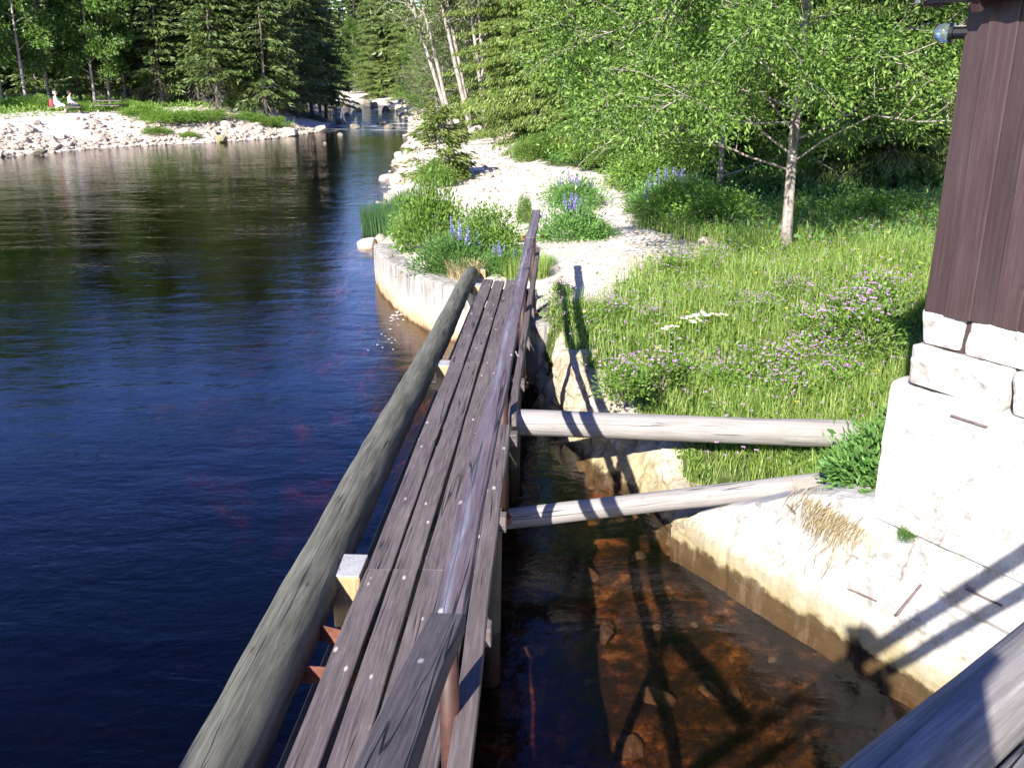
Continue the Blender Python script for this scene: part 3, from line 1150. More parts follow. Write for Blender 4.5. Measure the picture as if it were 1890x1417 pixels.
s = 3.36
while s > -4:
    wd = rs.uniform(.50, .85)
    V, F = stone(s - wd / 2, 2.15, wd - .018, .275, .6, rs.random() * 50, -.27)
    mb.add(V, F)
    s -= wd
s = 3.34
while s > -4:
    wd = rs.uniform(.26, .55)
    hh = rs.uniform(.20, .225)
    V, F = stone(s - wd / 2, 2.405, wd - .018, hh, .5, rs.random() * 50, -.235 + rs.uniform(-.025, .02))
    mb.add(V, F)
    s -= wd
V, F = box_data(7.2, .5, .5, .0)
V = np.array([Q(-.35 + x, -.36 + y, 2.26 + z)[:] for x, y, z in V])
mb.add(V, F)
mb.build('footing', M['found'], barn)
# roof: wavy tiles, eave over the front, verge past the near end
mb = MB()
ns, nr = 360, 14
rows = []
S0, S1 = 3.52, -4.6
nsv = 300
V, F = [], []
for layer in (0, 1):
    for j in range(nr + 1):
        u = j / nr
        for i in range(nsv + 1):
            s_ = S0 + (S1 - S0) * i / nsv
            wv = .022 * abs(math.sin(PI * s_ / .21)) + .03 * (((u * 7) % 1.0)) * -1
            off = .22 - u * 3.02
            z = 4.38 + u * 1.75 + wv - (.07 if layer else 0)
            V.append(Q(s_, off, z)[:])
st1 = (nr + 1) * (nsv + 1)
for j in range(nr):
    for i in range(nsv):
        a = j * (nsv + 1) + i
        F.append((a, a + 1, a + nsv + 2, a + nsv + 1))
        F.append((st1 + a, st1 + a + nsv + 1, st1 + a + nsv + 2, st1 + a + 1))
for i in range(nsv):
    F.append((i, st1 + i, st1 + i + 1, i + 1))
for j in range(nr):
    a = j * (nsv + 1)
    F.append((a, a + nsv + 1, st1 + a + nsv + 1, st1 + a))
mesh_np('roof', np.array(V), np.array(F), M['tile'], barn)
beam('fascia', Q(3.50, .15, 4.33), Q(-4.5, .15, 4.33), .025, .09, M['barn'], barn, .003)
for kk in range(9):
    s_ = 3.2 - kk * .85
    beam('rafter', Q(s_, .16, 4.27), Q(s_, -2.6, 5.86), .06, .1, M['barn'], barn, .003)
beam('verge_board', Q(3.535, .22, 4.35), Q(3.535, -2.8, 6.08), .03, .14, M['steel'], barn, .003)
beam('verge_board', Q(3.46, .15, 4.28), Q(3.46, -2.8, 5.98), .12, .03, M['barn'], barn, .003)
# other roof half
V = [Q(S0, -2.8, 6.05)[:], Q(S1, -2.8, 6.05)[:], Q(S1, -5.6, 4.4)[:], Q(S0, -5.6, 4.4)[:]]
V += [(x, y, z - .08) for x, y, z in V]
mesh_np('rear_roof', np.array(V), np.array([(0, 1, 2, 3), (7, 6, 5, 4), (0, 4, 5, 1), (1, 5, 6, 2), (2, 6, 7, 3), (3, 7, 4, 0)]), M['tile'], barn)

# lamp on the barn corner
lc = Vector((0, 0, CAMZ)) + ray(1742, 62) * 5.3
lamp = empty('wall_lamp', lc)
tag(lamp, 'dark glass globe lamp fixed to the barn corner under the eave', 'lamp')
bm = bmesh.new()
bmesh.ops.create_uvsphere(bm, u_segments=28, v_segments=18, radius=.054)
V, F = bm_data(bm)
bm.free()
V[:, 0] *= 1.12
mesh_np('globe', V, F, M['glass'], lamp, smooth=True, world=False)
e = Q(3.32, -.02, lc.z)
dirn = (Vector((e.x, e.y, lc.z)) - lc)
V, F = tube([Vector((0, 0, 0)) + dirn * .25, dirn * .40, dirn * .42, dirn * 1.05], [.057, .057, .034, .034], 20)
mesh_np('socket', V, F, M['black'], lamp, world=False)

# ------------------------------------------------------------------ bridge with the log rail
BV = Vector((.774, .633, 0))
BN = Vector((.633, -.774, 0))


def B(lat, t, z):
    return BN * lat + BV * t + Vector((0, 0, z))


br = empty('timber_bridge', B(.5, 0, 2.0))
tag(br, 'weathered timber bridge whose round log handrail crosses the lower corner', 'bridge')
RZ = 3.165
ho = log_obj('log_handrail', B(-.367, -7, RZ), B(-.367, 5.2, RZ), .048, .048, M['handrail'], br, seed=3, seg=30, step=.05, bumpy=.004)
log_obj('lower_handrail', B(-.367, -7, RZ - .30), B(-.367, 5.2, RZ - .30), .042, .042, M['handrail'], br, seed=6, seg=20)
for t in (-6, -4.2, -2.4, -.9, 1.28, 3.3, 5.1):
    log_obj('railing_post', B(-.36, t, 1.7), B(-.36, t, RZ - .03), .045, .045, M['handrail'], br, seed=int(t * 3), seg=16)
rs = random.Random(2)
mb = MB()
t = -7
while t < 5.2:
    V, F = box_data(1.6, .19, .05, .005)
    m, L = frame(B(-.42, t, 2.2 + rs.uniform(-.004, .004)), B(1.2, t, 2.2 + rs.uniform(-.004, .004)))
    mb.add(np.array([(m @ Vector(v))[:] for v in V]), F)
    t += .2
mb.build('deck', M['plank'], br)
for lat in (-.2, .9):
    beam('girder', B(lat, -7, 2.04), B(lat, 5.2, 2.04), .18, .26, M['pile'], br, .01)

# ------------------------------------------------------------------ trees
def norm(a):
    return a / (np.linalg.norm(a, axis=-1, keepdims=True) + 1e-9)


def spruce_data(seed, H, rad, nbr, per, ql, qw, zb=.6, droop=.35, trunk_r=.14, dead=0.0, hang=.0):
    """trunk mesh, live sprays, dry lower twigs of one spruce standing on the origin"""
    rng = np.random.default_rng(seed)
    tb = MB()
    nz = 9
    tb.add(*tube([(.06 * math.sin(i * 1.3 + seed), .06 * math.cos(i * 1.7 + seed), H * i / nz) for i in range(nz + 1)], [trunk_r * (1 - .93 * i / nz) for i in range(nz + 1)], 8))
    u = rng.random(nbr) ** .85
    zz = zb + (H - zb - .2) * u
    # whorls
    step = H / (34 if hang == 0 else 22)
    zz = np.round(zz / step) * step + rng.normal(0, step * .12, nbr)
    az = rng.random(nbr) * 2 * PI
    lump = 1 + (.28 if hang == 0 else .42) * np.sin(az * 3 + zz * 1.9 + seed) * np.cos(zz * 1.1 + seed)
    Lb = rad * np.clip(1 - zz / H, .02, 1) ** .72 * rng.uniform(.62 if hang == 0 else .45, 1.18, nbr) * lump + .12
    n = nbr * per
    bi = np.repeat(np.arange(nbr), per)
    t = rng.uniform(.12, 1.0, n) ** .75
    lat = rng.uniform(-1, 1, n)
    L = Lb[bi]
    wd = .30 * L * (1.05 - t * .8)
    ca, sa = np.cos(az[bi]), np.sin(az[bi])
    r = t * L
    o = lat * wd
    dr = droop * (1 - .6 * zz[bi] / H)
    z = zz[bi] - dr * r * 1.0 + .30 * dr * r * r / np.maximum(L, .2) - .12 * np.abs(o) + rng.normal(0, .05, n)
    P = np.stack([ca * r - sa * o, sa * r + ca * o, z], -1)
    D = np.stack([ca * .8 - sa * np.sign(lat) * .6, sa * .8 + ca * np.sign(lat) * .6, -.28 - hang - (.35 + hang) * rng.random(n)], -1) + rng.normal(0, .22, (n, 3))
    sc_ = rng.uniform(.6, 1.25, n) * np.clip(L / rad + .35, .4, 1.1)
    Vl, Fl = leaf_quads(P, D, ql * sc_, qw * sc_, rng, .08)
    # branch wood
    for k in rng.choice(nbr, min(nbr, 60), replace=False):
        a_ = az[k]
        tb.add(*tube([(0, 0, zz[k]), (math.cos(a_) * Lb[k] * .5, math.sin(a_) * Lb[k] * .5, zz[k] - droop * Lb[k] * .42), (math.cos(a_) * Lb[k] * .9, math.sin(a_) * Lb[k] * .9, zz[k] - droop * Lb[k] * .62)],
                     [.03, .018, .006], 4, False))
    dd = None
    if dead:
        nd = 340
        zd = rng.uniform(.5, dead, nd)
        ad = rng.random(nd) * 2 * PI
        rr = rng.uniform(.0, .7, nd)
        P = np.stack([np.cos(ad) * rr, np.sin(ad) * rr, zd - rr * .5], -1)
        D = np.stack([np.cos(ad), np.sin(ad), -.9 + 0 * ad], -1) + rng.normal(0, .35, (nd, 3))
        dd = leaf_quads(P, D, rng.uniform(.25, .7, nd), .035, rng, .02)
    return tb, (Vl, Fl), dd


def broad_data(seed, H, trunk_r, zb, rad, nlimb, nleaf, ll, lw, lean=(0, 0), sag=.25, upr=.75, forks=1, shape=.55, sub=7, narrow=1.0, limb=.36, clump=.085, cpow=1.4):
    rng = np.random.default_rng(seed)
    tb = MB()
    tips = []
    for f in range(forks):
        ph = seed + f * 2.1
        off = np.array([math.cos(ph), math.sin(ph)]) * (.0 if f == 0 else .35)
        hh = H * (1 - .12 * f)
        n = 12
        pts = []
        for i in range(n + 1):
            u = i / n
            pts.append((off[0] * u * 3 + lean[0] * u * hh + .10 * math.sin(u * 6 + ph) * u, off[1] * u * 3 + lean[1] * u * hh + .10 * math.cos(u * 5 + ph) * u, hh * u))
        tb.add(*tube(pts, [trunk_r * (1 + .25 * max(0, 1 - i * 1.5)) * (1 - .86 * i / n) for i in range(n + 1)], 10))
        pa = np.array(pts)
        for k in range(nlimb):
            u = (k + rng.random()) / nlimb
            z = zb + (hh - zb) * u * .97
            x = np.interp(z, pa[:, 2], pa[:, 0])
            y = np.interp(z, pa[:, 2], pa[:, 1])
            a = k * 2.4 + rng.normal(0, .4) + seed
            prof = (1 - abs((u - .38) / .72) ** 2.0) * (1 - shape) + shape * (1 - u)
            L = rad * max(.18, prof) * rng.uniform(.75, 1.15) * 1.25
            e = upr * rng.uniform(.6, 1.1)
            p0 = np.array([x, y, z])
            d = np.array([math.cos(a), math.sin(a), e])
            d /= np.linalg.norm(d)
            m = 5
            lp = []
            for i in range(m + 1):
                v = i / m
                q = p0 + d * L * v + np.array([0, 0, -sag * L * v * v]) + rng.normal(0, .03 * L, 3) * (v > 0)
                lp.append(q)
            r0 = trunk_r * limb * (1 - .6 * u)
            tb.add(*tube([tuple(q) for q in lp], [r0 * (1 - .85 * i / m) + .004 for i in range(m + 1)], 6, False))
            for q in lp[2:]:
                tips.append((q, d))
            for j in range(sub):
                v = rng.uniform(.25, 1.0)
                i = min(m - 1, int(v * m))
                q0 = lp[i] + (lp[i + 1] - lp[i]) * (v * m - i)
                dd = d + rng.normal(0, .75, 3)
                dd[2] *= .8
                dd /= np.linalg.norm(dd)
                Ls = L * rng.uniform(.22, .42)
                q1 = q0 + dd * Ls * .55
                q2 = q0 + dd * Ls + np.array([0, 0, -.15 * Ls])
                tb.add(*tube([tuple(q0), tuple(q1), tuple(q2)], [r0 * .35 + .003, r0 * .22 + .002, .002], 4, False))
                tips += [(q1, dd), (q2, dd), ((q1 + q2) / 2, dd)]
    C = np.array([t_[0] for t_ in tips])
    Dv = np.array([t_[1] for t_ in tips])
    ci = rng.integers(0, len(C), nleaf)
    wgt = rng.random(len(C)) ** cpow
    ci = rng.choice(len(C), nleaf, p=wgt / wgt.sum())
    sg = rad * clump
    G = rng.normal(0, 1, (nleaf, 3)) * np.array([sg, sg, sg * .75])
    P = C[ci] + G
    D = norm(G) * .7 + Dv[ci] * .6 + rng.normal(0, .5, (nleaf, 3)) + np.array([0, 0, -.35])
    s = rng.uniform(.6, 1.25, nleaf)
    Vl, Fl = leaf_quads(P, D, ll * s, lw * s * narrow, rng)
    return tb, (Vl, Fl), None


def make_tree(name, data, bark, leaf, label, cat, group=None, dead_mat=None):
    tb, (Vl, Fl), dd = data
    r = empty(name, (0, 0, 0))
    tag(r, label, cat, group)
    tr = tb.build('trunk', bark, r, smooth=True, world=False)
    cr = mesh_np('crown', Vl, Fl, leaf, r, world=False)
    ks = [tr, cr]
    if dd:
        ks.append(mesh_np('dry_twigs', dd[0], dd[1], M['dead_twig'], r, world=False))
    reg(r, *ks)
    return r


USED = set()


def plant(proto, pos, sc=1.0, rz=0.0, label=None, group=None, tilt=0.0, cat=None):
    if proto.name not in USED:
        USED.add(proto.name)
        o = proto
    else:
        o = proto.copy()
        COL.objects.link(o)
        for ch in CHILDREN[proto.name]:
            c_ = ch.copy()
            COL.objects.link(c_)
            c_.parent = o
    o.location = pos
    o.rotation_euler = (tilt, 0, rz)
    o.scale = (sc, sc, sc) if np.ndim(sc) == 0 else sc
    if label:
        o['label'] = label
    if cat:
        o['category'] = cat
    if group:
        o['group'] = group
    return o


def tpos(px, d, sink=.1):
    x = (px - 945) / FPX * (d * cp + (CAMZ - 1.6) * sp_)
    return (x, d, gz(x, d) - sink)


rg = random.Random(21)
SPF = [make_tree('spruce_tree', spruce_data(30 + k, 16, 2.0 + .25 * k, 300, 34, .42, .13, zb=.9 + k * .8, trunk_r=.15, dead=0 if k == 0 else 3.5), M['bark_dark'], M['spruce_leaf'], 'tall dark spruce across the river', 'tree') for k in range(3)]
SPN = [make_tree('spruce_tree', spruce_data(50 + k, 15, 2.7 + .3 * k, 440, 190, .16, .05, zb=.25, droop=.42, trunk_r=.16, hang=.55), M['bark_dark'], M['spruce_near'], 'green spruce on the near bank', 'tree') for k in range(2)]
BIF = [make_tree('birch_tree', broad_data(70 + k, 15, .12, 2.2, 2.6, 20, 9000, .30, .17, sag=.35, upr=.9, shape=.35, sub=8), M['bark_pale'], M['birch_leaf'], 'light green birch across the river', 'tree') for k in range(3)]
MID = [make_tree('deciduous_tree', broad_data(90 + k, 11, .11, .5, 3.0, 28, 52000, .135, .06, sag=.3, upr=.7, shape=.6, sub=9, clump=.065, cpow=2.5), M['bark_grey'], M['near_leaf'], 'bright green leafy tree on the near bank', 'tree') for k in range(2)]
WIL = [make_tree('willow_tree', broad_data(110 + k, 9, .10, .4, 3.6, 26, 15000, .26, .065, sag=.5, upr=.6, shape=.55, sub=10, forks=2), M['bark_pale'], M['willow_leaf'], 'grey green willow at the rapids', 'tree') for k in range(2)]
TALLB = [make_tree('birch_tree', broad_data(130 + k, 15, .115, 4.6, 2.6, 20, 6000, .20, .10, lean=((-.31, -.24, -.06)[k], -.02), sag=.35, upr=1.0, shape=.4, sub=7, forks=2), M['bark_grey'], M['willow_leaf'], 'tall birch with pale bare trunk', 'tree') for k in range(3)]

# across the river, front row: photograph column, distance, kind, size
LEFT = [(-150, 58, 'b', 1.0, 'light green birch at the very edge of the far bank, behind the rocks'), (-70, 60, 'b', .95, None), (8, 64, 'b', 1.05, 'leafy birch with thin crown behind the pale clearing'),
        (52, 62, 'b', .9, 'slender birch with pale leaning trunk left of the two seated people'), (95, 67, 'b', 1.0, 'bushy birch directly behind the two seated people'),
        (150, 68, 's', .9, 'narrow spruce among the light green birches'), (178, 66, 'b', .92, 'birch with two thin trunks right of the seated people'), (205, 67, 'b', .8, 'small birch beside the wooden table'),
        (235, 72, 'b', 1.05, 'tall birch at the edge of the dark spruces'), (268, 72, 's', 1.0, 'dark spruce first beyond the birches'), (302, 69, 's', .95, 'bare-stemmed spruce behind the green bushes on the rocky bank'),
        (335, 74, 's', 1.1, None), (368, 70, 's', 1.0, 'grey-twigged spruce with drooping lower boughs'), (402, 67, 'd', .95, 'spruce with many dry grey branches in the middle of the far bank'), (428, 73, 's', 1.1, None),
        (452, 69, 'd', .95, 'spruce with bare pale lower trunk behind the sandy bank'), (492, 68, 'd', 1.0, 'tall spruce with dry grey twigs and sunlit pale trunk nearest the rapids'),
        (517, 70, 's', .8, 'low-branched spruce beside the rapids, boughs to the ground'), (548, 78, 's', 1.1, None), (575, 84, 's', 1.1, None), (600, 96, 's', 1.05, None), (560, 92, 's', 1.2, None), (618, 118, 's', 1.1, None), (590, 110, 's', 1.2, None)]
for px, d, k, sc, lab in LEFT:
    pr = {'b': BIF, 's': SPF[:2], 'd': SPF[1:]}[k]
    plant(rg.choice(pr), tpos(px, d), sc * rg.uniform(.95, 1.05), rg.uniform(0, 6.28), lab or ('dark spruce in the shaded row across the river' if k != 'b' else 'light green birch at the far edge of the rocky bank'),
          'spruces across the river' if k != 'b' else 'birches across the river')
for px, d in [(520, 225), (548, 215), (575, 205), (600, 214), (620, 200), (640, 194), (660, 188), (680, 180), (698, 172), (716, 160), (735, 150), (630, 222), (665, 214), (705, 196), (745, 180), (590, 232)]:
    plant(rg.choice(SPF[:2]), tpos(px, d), rg.uniform(1.2, 1.55), rg.uniform(0, 6.28), 'far spruce closing the bend of the river above the rapids', 'spruces beyond the river bend')
# second row, closing the gaps
for k in range(26):
    px = -260 + k * 33 + rg.uniform(-10, 10)
    plant(rg.choice(SPF[:2]), tpos(px, 79 + rg.uniform(-3, 5) + max(0, (px - 480) * .2)), rg.uniform(.95, 1.2), rg.uniform(0, 6.28), 'dark spruce in the shaded row across the river', 'spruces across the river')

# near bank: right of the rapids
RIGHT = [(645, 150, 's', 1.1, None), (668, 140, 's', 1.0, 'sunlit spruce at the head of the rapids'), (690, 128, 'm', 1.0, 'rounded leafy tree overhanging the far end of the rapids'), (715, 118, 's', 1.05, None), (740, 106, 'w', 1.1, 'furthest grey-green willow leaning over the rapids'),
         (655, 165, 'm', 1.1, 'pale green tree on the bend beyond the rapids'), (700, 160, 's', 1.1, None), (760, 92, 'w', 1.0, 'grey-green willow hanging over the right side of the rapids'), (788, 78, 'w', 1.1, 'twiggy willow above the rocks by the rapids'),
         (745, 85, 't2', 1.0, 'birch with slanting bare trunk among the willows'), (770, 66, 'w', .9, 'willow nearest the pale rocky bank'), (838, 46, 't0', 1.0, 'pale forked birch leaning towards the river above the rocks'), (872, 45, 't1', 1.05, 'pale birch with twin straight trunks at the forest edge'),
         (898, 44, 't2', .95, 'slim pale birch beside the sunlit spruces'), (820, 63, 'm', .8, 'small leafy tree under the leaning birches'), (865, 60, 'w', 1.0, 'willow between the pale birch trunks'), (935, 43, 's', .6, 'young spruce at the edge of the pale gravel'),
         (945, 44, 's', 1.05, 'sunlit spruce behind the top of the gravel bank'), (985, 40, 's', 1.0, 'dense spruce with boughs to the ground behind the gravel'), (1040, 37, 's', 1.05, 'broad spruce with layered sunlit boughs'), (1090, 34, 's', .95, 'spruce with hanging boughs left of the bright leafy trees'),
         (1130, 40, 's', 1.1, None), (1010, 48, 's', 1.1, None), (930, 55, 's', 1.1, None), (1075, 46, 's', 1.1, None), (1180, 33, 'm', .95, 'bright green leafy tree between the spruces and the pale-trunked tree'), (1115, 29, 'm', .45, 'low bright green leafy bush-like tree before the spruces'),
         (1240, 29, 'm', .9, 'leafy tree directly behind the lupin bushes'), (1330, 24.5, 'm', .8, 'leafy tree with several grey stems behind the pale-trunked tree'), (1300, 34, 's', 1.1, None), (1390, 33, 's', 1.0, None), (1470, 29, 's', 1.0, None),
         (1560, 27, 's', .95, 'dark spruce behind the pale-trunked tree'), (1640, 25, 's', .9, 'spruce with yellow-green bough near the barn'), (1720, 28, 's', 1.0, None), (1800, 30, 's', 1.05, None), (1600, 34, 'm', 1.1, 'leafy tree between the spruces beside the barn'), (1880, 27, 's', 1.0, None), (1960, 30, 's', 1.0, None),
         (1215, 44, 's', 1.1, None), (1520, 38, 's', 1.1, None), (1690, 38, 's', 1.1, None), (2060, 30, 's', 1.0, None)]
for px, d, k, sc, lab in RIGHT:
    pr = {'s': SPN, 'm': MID, 'w': WIL, 't0': TALLB[:1], 't1': TALLB[1:2], 't2': TALLB[2:]}[k]
    if d > 60 and px < 800:
        q_ = tpos(px, d)[0]
        q_ = max(q_, float(np.interp(d, RBA[12:, 1], RBA[12:, 0])) + (5.0 if k == 'w' else 4.2))
        px = 945 + FPX * q_ / (d * cp + (CAMZ - 1.6) * sp_)
    plant(rg.choice(pr), tpos(px, d, .15), sc * rg.uniform(.95, 1.05), rg.uniform(0, 6.28) if k[0] != 't' else rg.uniform(-.3, .3), lab or 'dark spruce in the forest behind the meadow and gravel bank',
          {'s': 'spruces on the near bank', 'm': 'leafy trees on the near bank', 'w': 'willows by the rapids', 't': 'pale birches by the rapids'}[k[0]])

# the pale-trunked tree on the meadow
p = at(1448, 478, 1.0)
mt = make_tree('meadow_tree', broad_data(7, 9.5, .092, 1.35, 3.3, 64, 165000, .086, .038, sag=.28, upr=.7, shape=.35, sub=12, lean=(.012, 0), limb=.22, clump=.062, cpow=3.0), M['bark_pale'], M['near_leaf'],
               'leafy tree with a pale trunk standing alone on the meadow near the barn', 'tree')
plant(mt, (p.x, p.y, gz(p.x, p.y) - .05), 1.0, 2.3)

# the far forest behind both banks: one mass
fb = MB()
rng = np.random.default_rng(77)
far = [spruce_data(200 + k, 17, 2.6, 150, 20, .8, .30, zb=.3, trunk_r=.15) for k in range(4)]
spots = []
for k in range(300):
    px = rng.uniform(-500, 2200)
    d = rng.uniform(88, 215)
    x = (px - 945) / FPX * (d * cp + .7)
    spots.append((x, d))
cnt = 0
fm_ = MB()
for x, d in spots:
    dr, sr, _ = poly_dist(np.array([x]), np.array([d]), RBA)
    dl, sl, _ = poly_dist(np.array([x]), np.array([d]), LBA)
    if not ((sr[0] < 0 and dr[0] > 4) or (sl[0] > 0 and dl[0] > 9)):
        continue
    if x > 0 and d < 60:
        continue
    tb, (Vl, Fl), _ = far[cnt % 4]
    cnt += 1
    a = rng.random() * 6.28
    sc = rng.uniform(.85, 1.35)
    Rm = np.array([[math.cos(a), -math.sin(a), 0], [math.sin(a), math.cos(a), 0], [0, 0, 1]]) * sc
    z = gz(x, d)
    fm_.add(Vl @ Rm.T + np.array([x, d, z]), Fl)
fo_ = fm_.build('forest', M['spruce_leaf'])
tag(fo_, 'dense spruce forest rising behind the river banks', 'forest', None, 'stuff')

# ------------------------------------------------------------------ bushes and flowering plants
def bush_data(seed, rad, H, nclump, per, ll, lw, up=.4, spread=.16, open_=0.0):
    rng = np.random.default_rng(seed)
    a = rng.random(nclump) * 2 * PI
    el = np.arccos(rng.uniform(.0, 1, nclump))
    rr = rng.uniform(.55 - open_ * .3, 1.0, nclump)
    lump = 1 + .22 * np.sin(3 * a + seed) + .12 * np.sin(5 * a + 2 * seed)
    C = np.stack([np.cos(a) * np.sin(el) * rad * rr * lump, np.sin(a) * np.sin(el) * rad * rr * lump, .08 * H + np.cos(el) * H * rr * .92], -1)
    tb = MB()
    for c in C[::3]:
        tb.add(*tube([(c[0] * .15, c[1] * .15, 0), (c[0] * .6, c[1] * .6, c[2] * .65), tuple(c)], [.009, .006, .003], 4, False))
    n = nclump * per
    G = rng.normal(0, 1, (n, 3)) * spread * np.array([1, 1, .8])
    P = np.repeat(C, per, 0) + G
    P[:, 2] = np.maximum(P[:, 2], .02)
    D = norm(P + np.array([0, 0, H * .15])) * .7 + norm(G) * .6 + rng.normal(0, .35, (n, 3)) + np.array([0, 0, up - .35])
    s = rng.uniform(.6, 1.3, n)
    return tb, leaf_quads(P, D, ll * s, lw * s, rng)


def spike_data(seed, H, r, n, ln=.026):
    """one upright flower spike, base at the origin"""
    rng = np.random.default_rng(seed)
    u = rng.random(n)
    a = rng.random(n) * 2 * PI
    rr = r * (1 - .85 * u)
    P = np.stack([np.cos(a) * rr * .3, np.sin(a) * rr * .3, u * H], -1)
    D = np.stack([np.cos(a), np.sin(a), .35 + 0 * a], -1)
    return leaf_quads(P, D, np.maximum(rr * 1.3, .012), ln, rng, .1)


def make_bush(name, data, leaf, label, cat, group=None, flowers=None, fmat=None, fname='flower_spike'):
    tb, (Vl, Fl) = data
    r = empty(name, (0, 0, 0))
    tag(r, label, cat, group)
    ks = [tb.build('stem', M['bark_grey'] if flowers is None else M['lupin_leaf'], r, world=False), mesh_np('foliage', Vl, Fl, leaf, r, world=False)]
    if flowers:
        (Vs, Fs), spots = flowers
        for k, (x, y, z, sc) in enumerate(spots):
            if k == 0:
                o = mesh_np(fname, Vs, Fs, fmat, r, world=False)
                first = o
            else:
                o = first.copy()
                COL.objects.link(o)
                o.parent = r
            o.location = (x, y, z)
            o.scale = (sc, sc, sc)
            o.rotation_euler = (rg.uniform(-.15, .15), rg.uniform(-.15, .15), rg.uniform(0, 6))
            ks.append(o)
    reg(r, *ks)
    return r


def spots_on(seed, rad, H, n, lo=.2):
    r = random.Random(seed)
    out = []
    for _ in range(n):
        a = r.uniform(0, 2 * PI)
        q = r.uniform(0, .85) * rad
        out.append((math.cos(a) * q, math.sin(a) * q, H * math.sqrt(max(lo, 1 - (q / rad) ** 2)) * .92, r.uniform(.75, 1.25)))
    return out


def ppos(px, py, z=1.0, sink=.02):
    p = at(px, py, z)
    for _ in range(6):
        z = gz(p.x, p.y)
        p = at(px, py, z)
    return (p.x, p.y, z - sink)


BUSH = [make_bush('leafy_bush', bush_data(301 + k, 1.0, 1.35, 90, 55, .10, .055, spread=.17), M['bush_leaf'], 'leafy bush', 'bush') for k in range(3)]
SPK = spike_data(5, .30, .045, 120)
LUP = [make_bush('lupin_plant', bush_data(321 + k, .75, .62, 70, 55, .085, .03, up=.6, spread=.13), M['lupin_leaf'], 'lupin', 'plant', None, (SPK, spots_on(40 + k, .6, .66, 6 + k)), M['violet']) for k in range(3)]
for pr, px, py, sc, lab in [
        (BUSH[0], 795, 462, (.62, .62, 1.0), 'tall bright green bush on the gravel bank beside the reeds'),
        (BUSH[1], 762, 448, (.42, .42, .55), 'low bush between the reeds and the tall green bush'),
        (BUSH[2], 900, 478, (.62, .62, .68), 'round bush beside the far end of the top rail'),
        (LUP[0], 838, 500, (.85, .85, .95), 'lupin plant with violet spikes just above the concrete wall'),
        (LUP[1], 928, 505, (.5, .5, .6), 'low leafy lupin behind the rounded end of the mossy log'),
        (LUP[2], 1052, 442, (.9, .9, 1.0), 'dark green lupin clump in the middle of the gravel, right of the top rail'),
        (LUP[0], 1102, 438, (.55, .55, .5), 'low green plant spreading at the foot of the lupin clump on gravel'),
        (LUP[1], 1062, 380, (1.0, 1.0, .95), 'lupin clump with a dense row of pale violet spikes on the gravel'),
        (BUSH[0], 1185, 345, (1.0, 1.0, .75), 'leafy bush under the trees beyond the gravel path'),
        (LUP[2], 1175, 318, (1.5, 1.2, 1.3), 'large lupin clump with blue spikes at the far edge of the path'),
        (LUP[0], 1225, 392, (1.1, 1.1, 1.1), 'lupin clump with tall blue spikes in front of the leafy trees'),
        (BUSH[1], 1265, 415, (.85, .85, .75), 'dark rounded bush at the bend of the gravel path'),
        (BUSH[2], 1335, 425, (.8, .8, .6), 'bush shaded by the pale-trunked tree'),
        (LUP[1], 1255, 372, (1.0, 1.0, 1.0), 'lupin behind the dark rounded bush'),
        (BUSH[0], 1545, 412, (.8, .8, .4), 'low bush in the shade right of the pale trunk'),
        (BUSH[1], 1640, 405, (.9, .9, .45), 'low bush in the shade beside the barn corner'),
        (BUSH[2], 1010, 292, (.9, .9, .65), 'bush at the top of the gravel before the spruces'),
        (BUSH[0], 965, 300, (.35, .35, .6), 'thin leafy shrub alone on the upper gravel'),
        (BUSH[1], 1110, 296, (1.2, 1.2, .7), 'wide bush along the top edge of the gravel'),
        (BUSH[2], 805, 345, (.55, .55, .6), 'small bush at the foot of the young spruce'),
        (BUSH[0], 850, 322, (.30, .30, .45), 'tiny bush right of the young spruce on the rocks'),
        (BUSH[1], 968, 412, (.18, .18, .5), 'slim seedling on gravel left of the top rail end'),
        (BUSH[2], 732, 420, (.25, .25, .3), 'tiny bush behind the reeds')]:
    plant(pr, ppos(px, py), sc, rg.uniform(0, 6.28), lab, 'plants on the near bank')
# bushes of the far bank
for k, (px, d, sx, sz, lab) in enumerate([(30, 63, 1.3, 1.0, 'green bush above the rocks at the picture edge'), (62, 62, 1.5, 1.2, 'rounded green bush left of the seated people'), (95, 61.5, 1.2, .9, 'green bush touching the seated people'), (150, 62, 1.4, .75, 'green bush right of the seated people'),
                                          (178, 62.5, 1.2, .7, None), (262, 61, 1.6, .95, None), (295, 60.5, 1.8, 1.0, None), (330, 61.5, 1.8, .9, None), (362, 62.5, 1.6, .8, None), (285, 58.2, 1.1, .6, 'low bush among the boulders nearest the river'), (395, 64, 1.4, .7, None),
                                          (455, 66, 1.4, .9, 'leafy bush on the sandy bank top by the spruces'), (480, 66, 1.2, .8, None), (505, 67, 1.3, 1.0, None), (240, 63, 1.3, .8, None), (345, 58.5, .8, .5, None), (-40, 58, 1.5, 1.0, None), (-90, 57, 1.6, 1.1, None)]):
    plant(BUSH[k % 3], tpos(px, d, .05), (sx * .8, sx * .8, sz * .62), rg.uniform(0, 6.28), lab or 'low green bush along the top of the rocky far bank', 'bushes on the far bank')
for k in range(16):
    d = 62 + k * 4.6
    px = 0
    i = np.argmin(np.abs(RBA[:, 1] - d))
    x = np.interp(d, RBA[12:, 1], RBA[12:, 0]) + rg.uniform(3.6, 5.4)
    plant(BUSH[k % 3], (x, d, gz(x, d) - .05), (1.7, 1.7, 1.5 + rg.uniform(-.3, .5)), rg.uniform(0, 6.28), 'grey green bush hanging over the right edge of the rapids', 'bushes along the rapids')
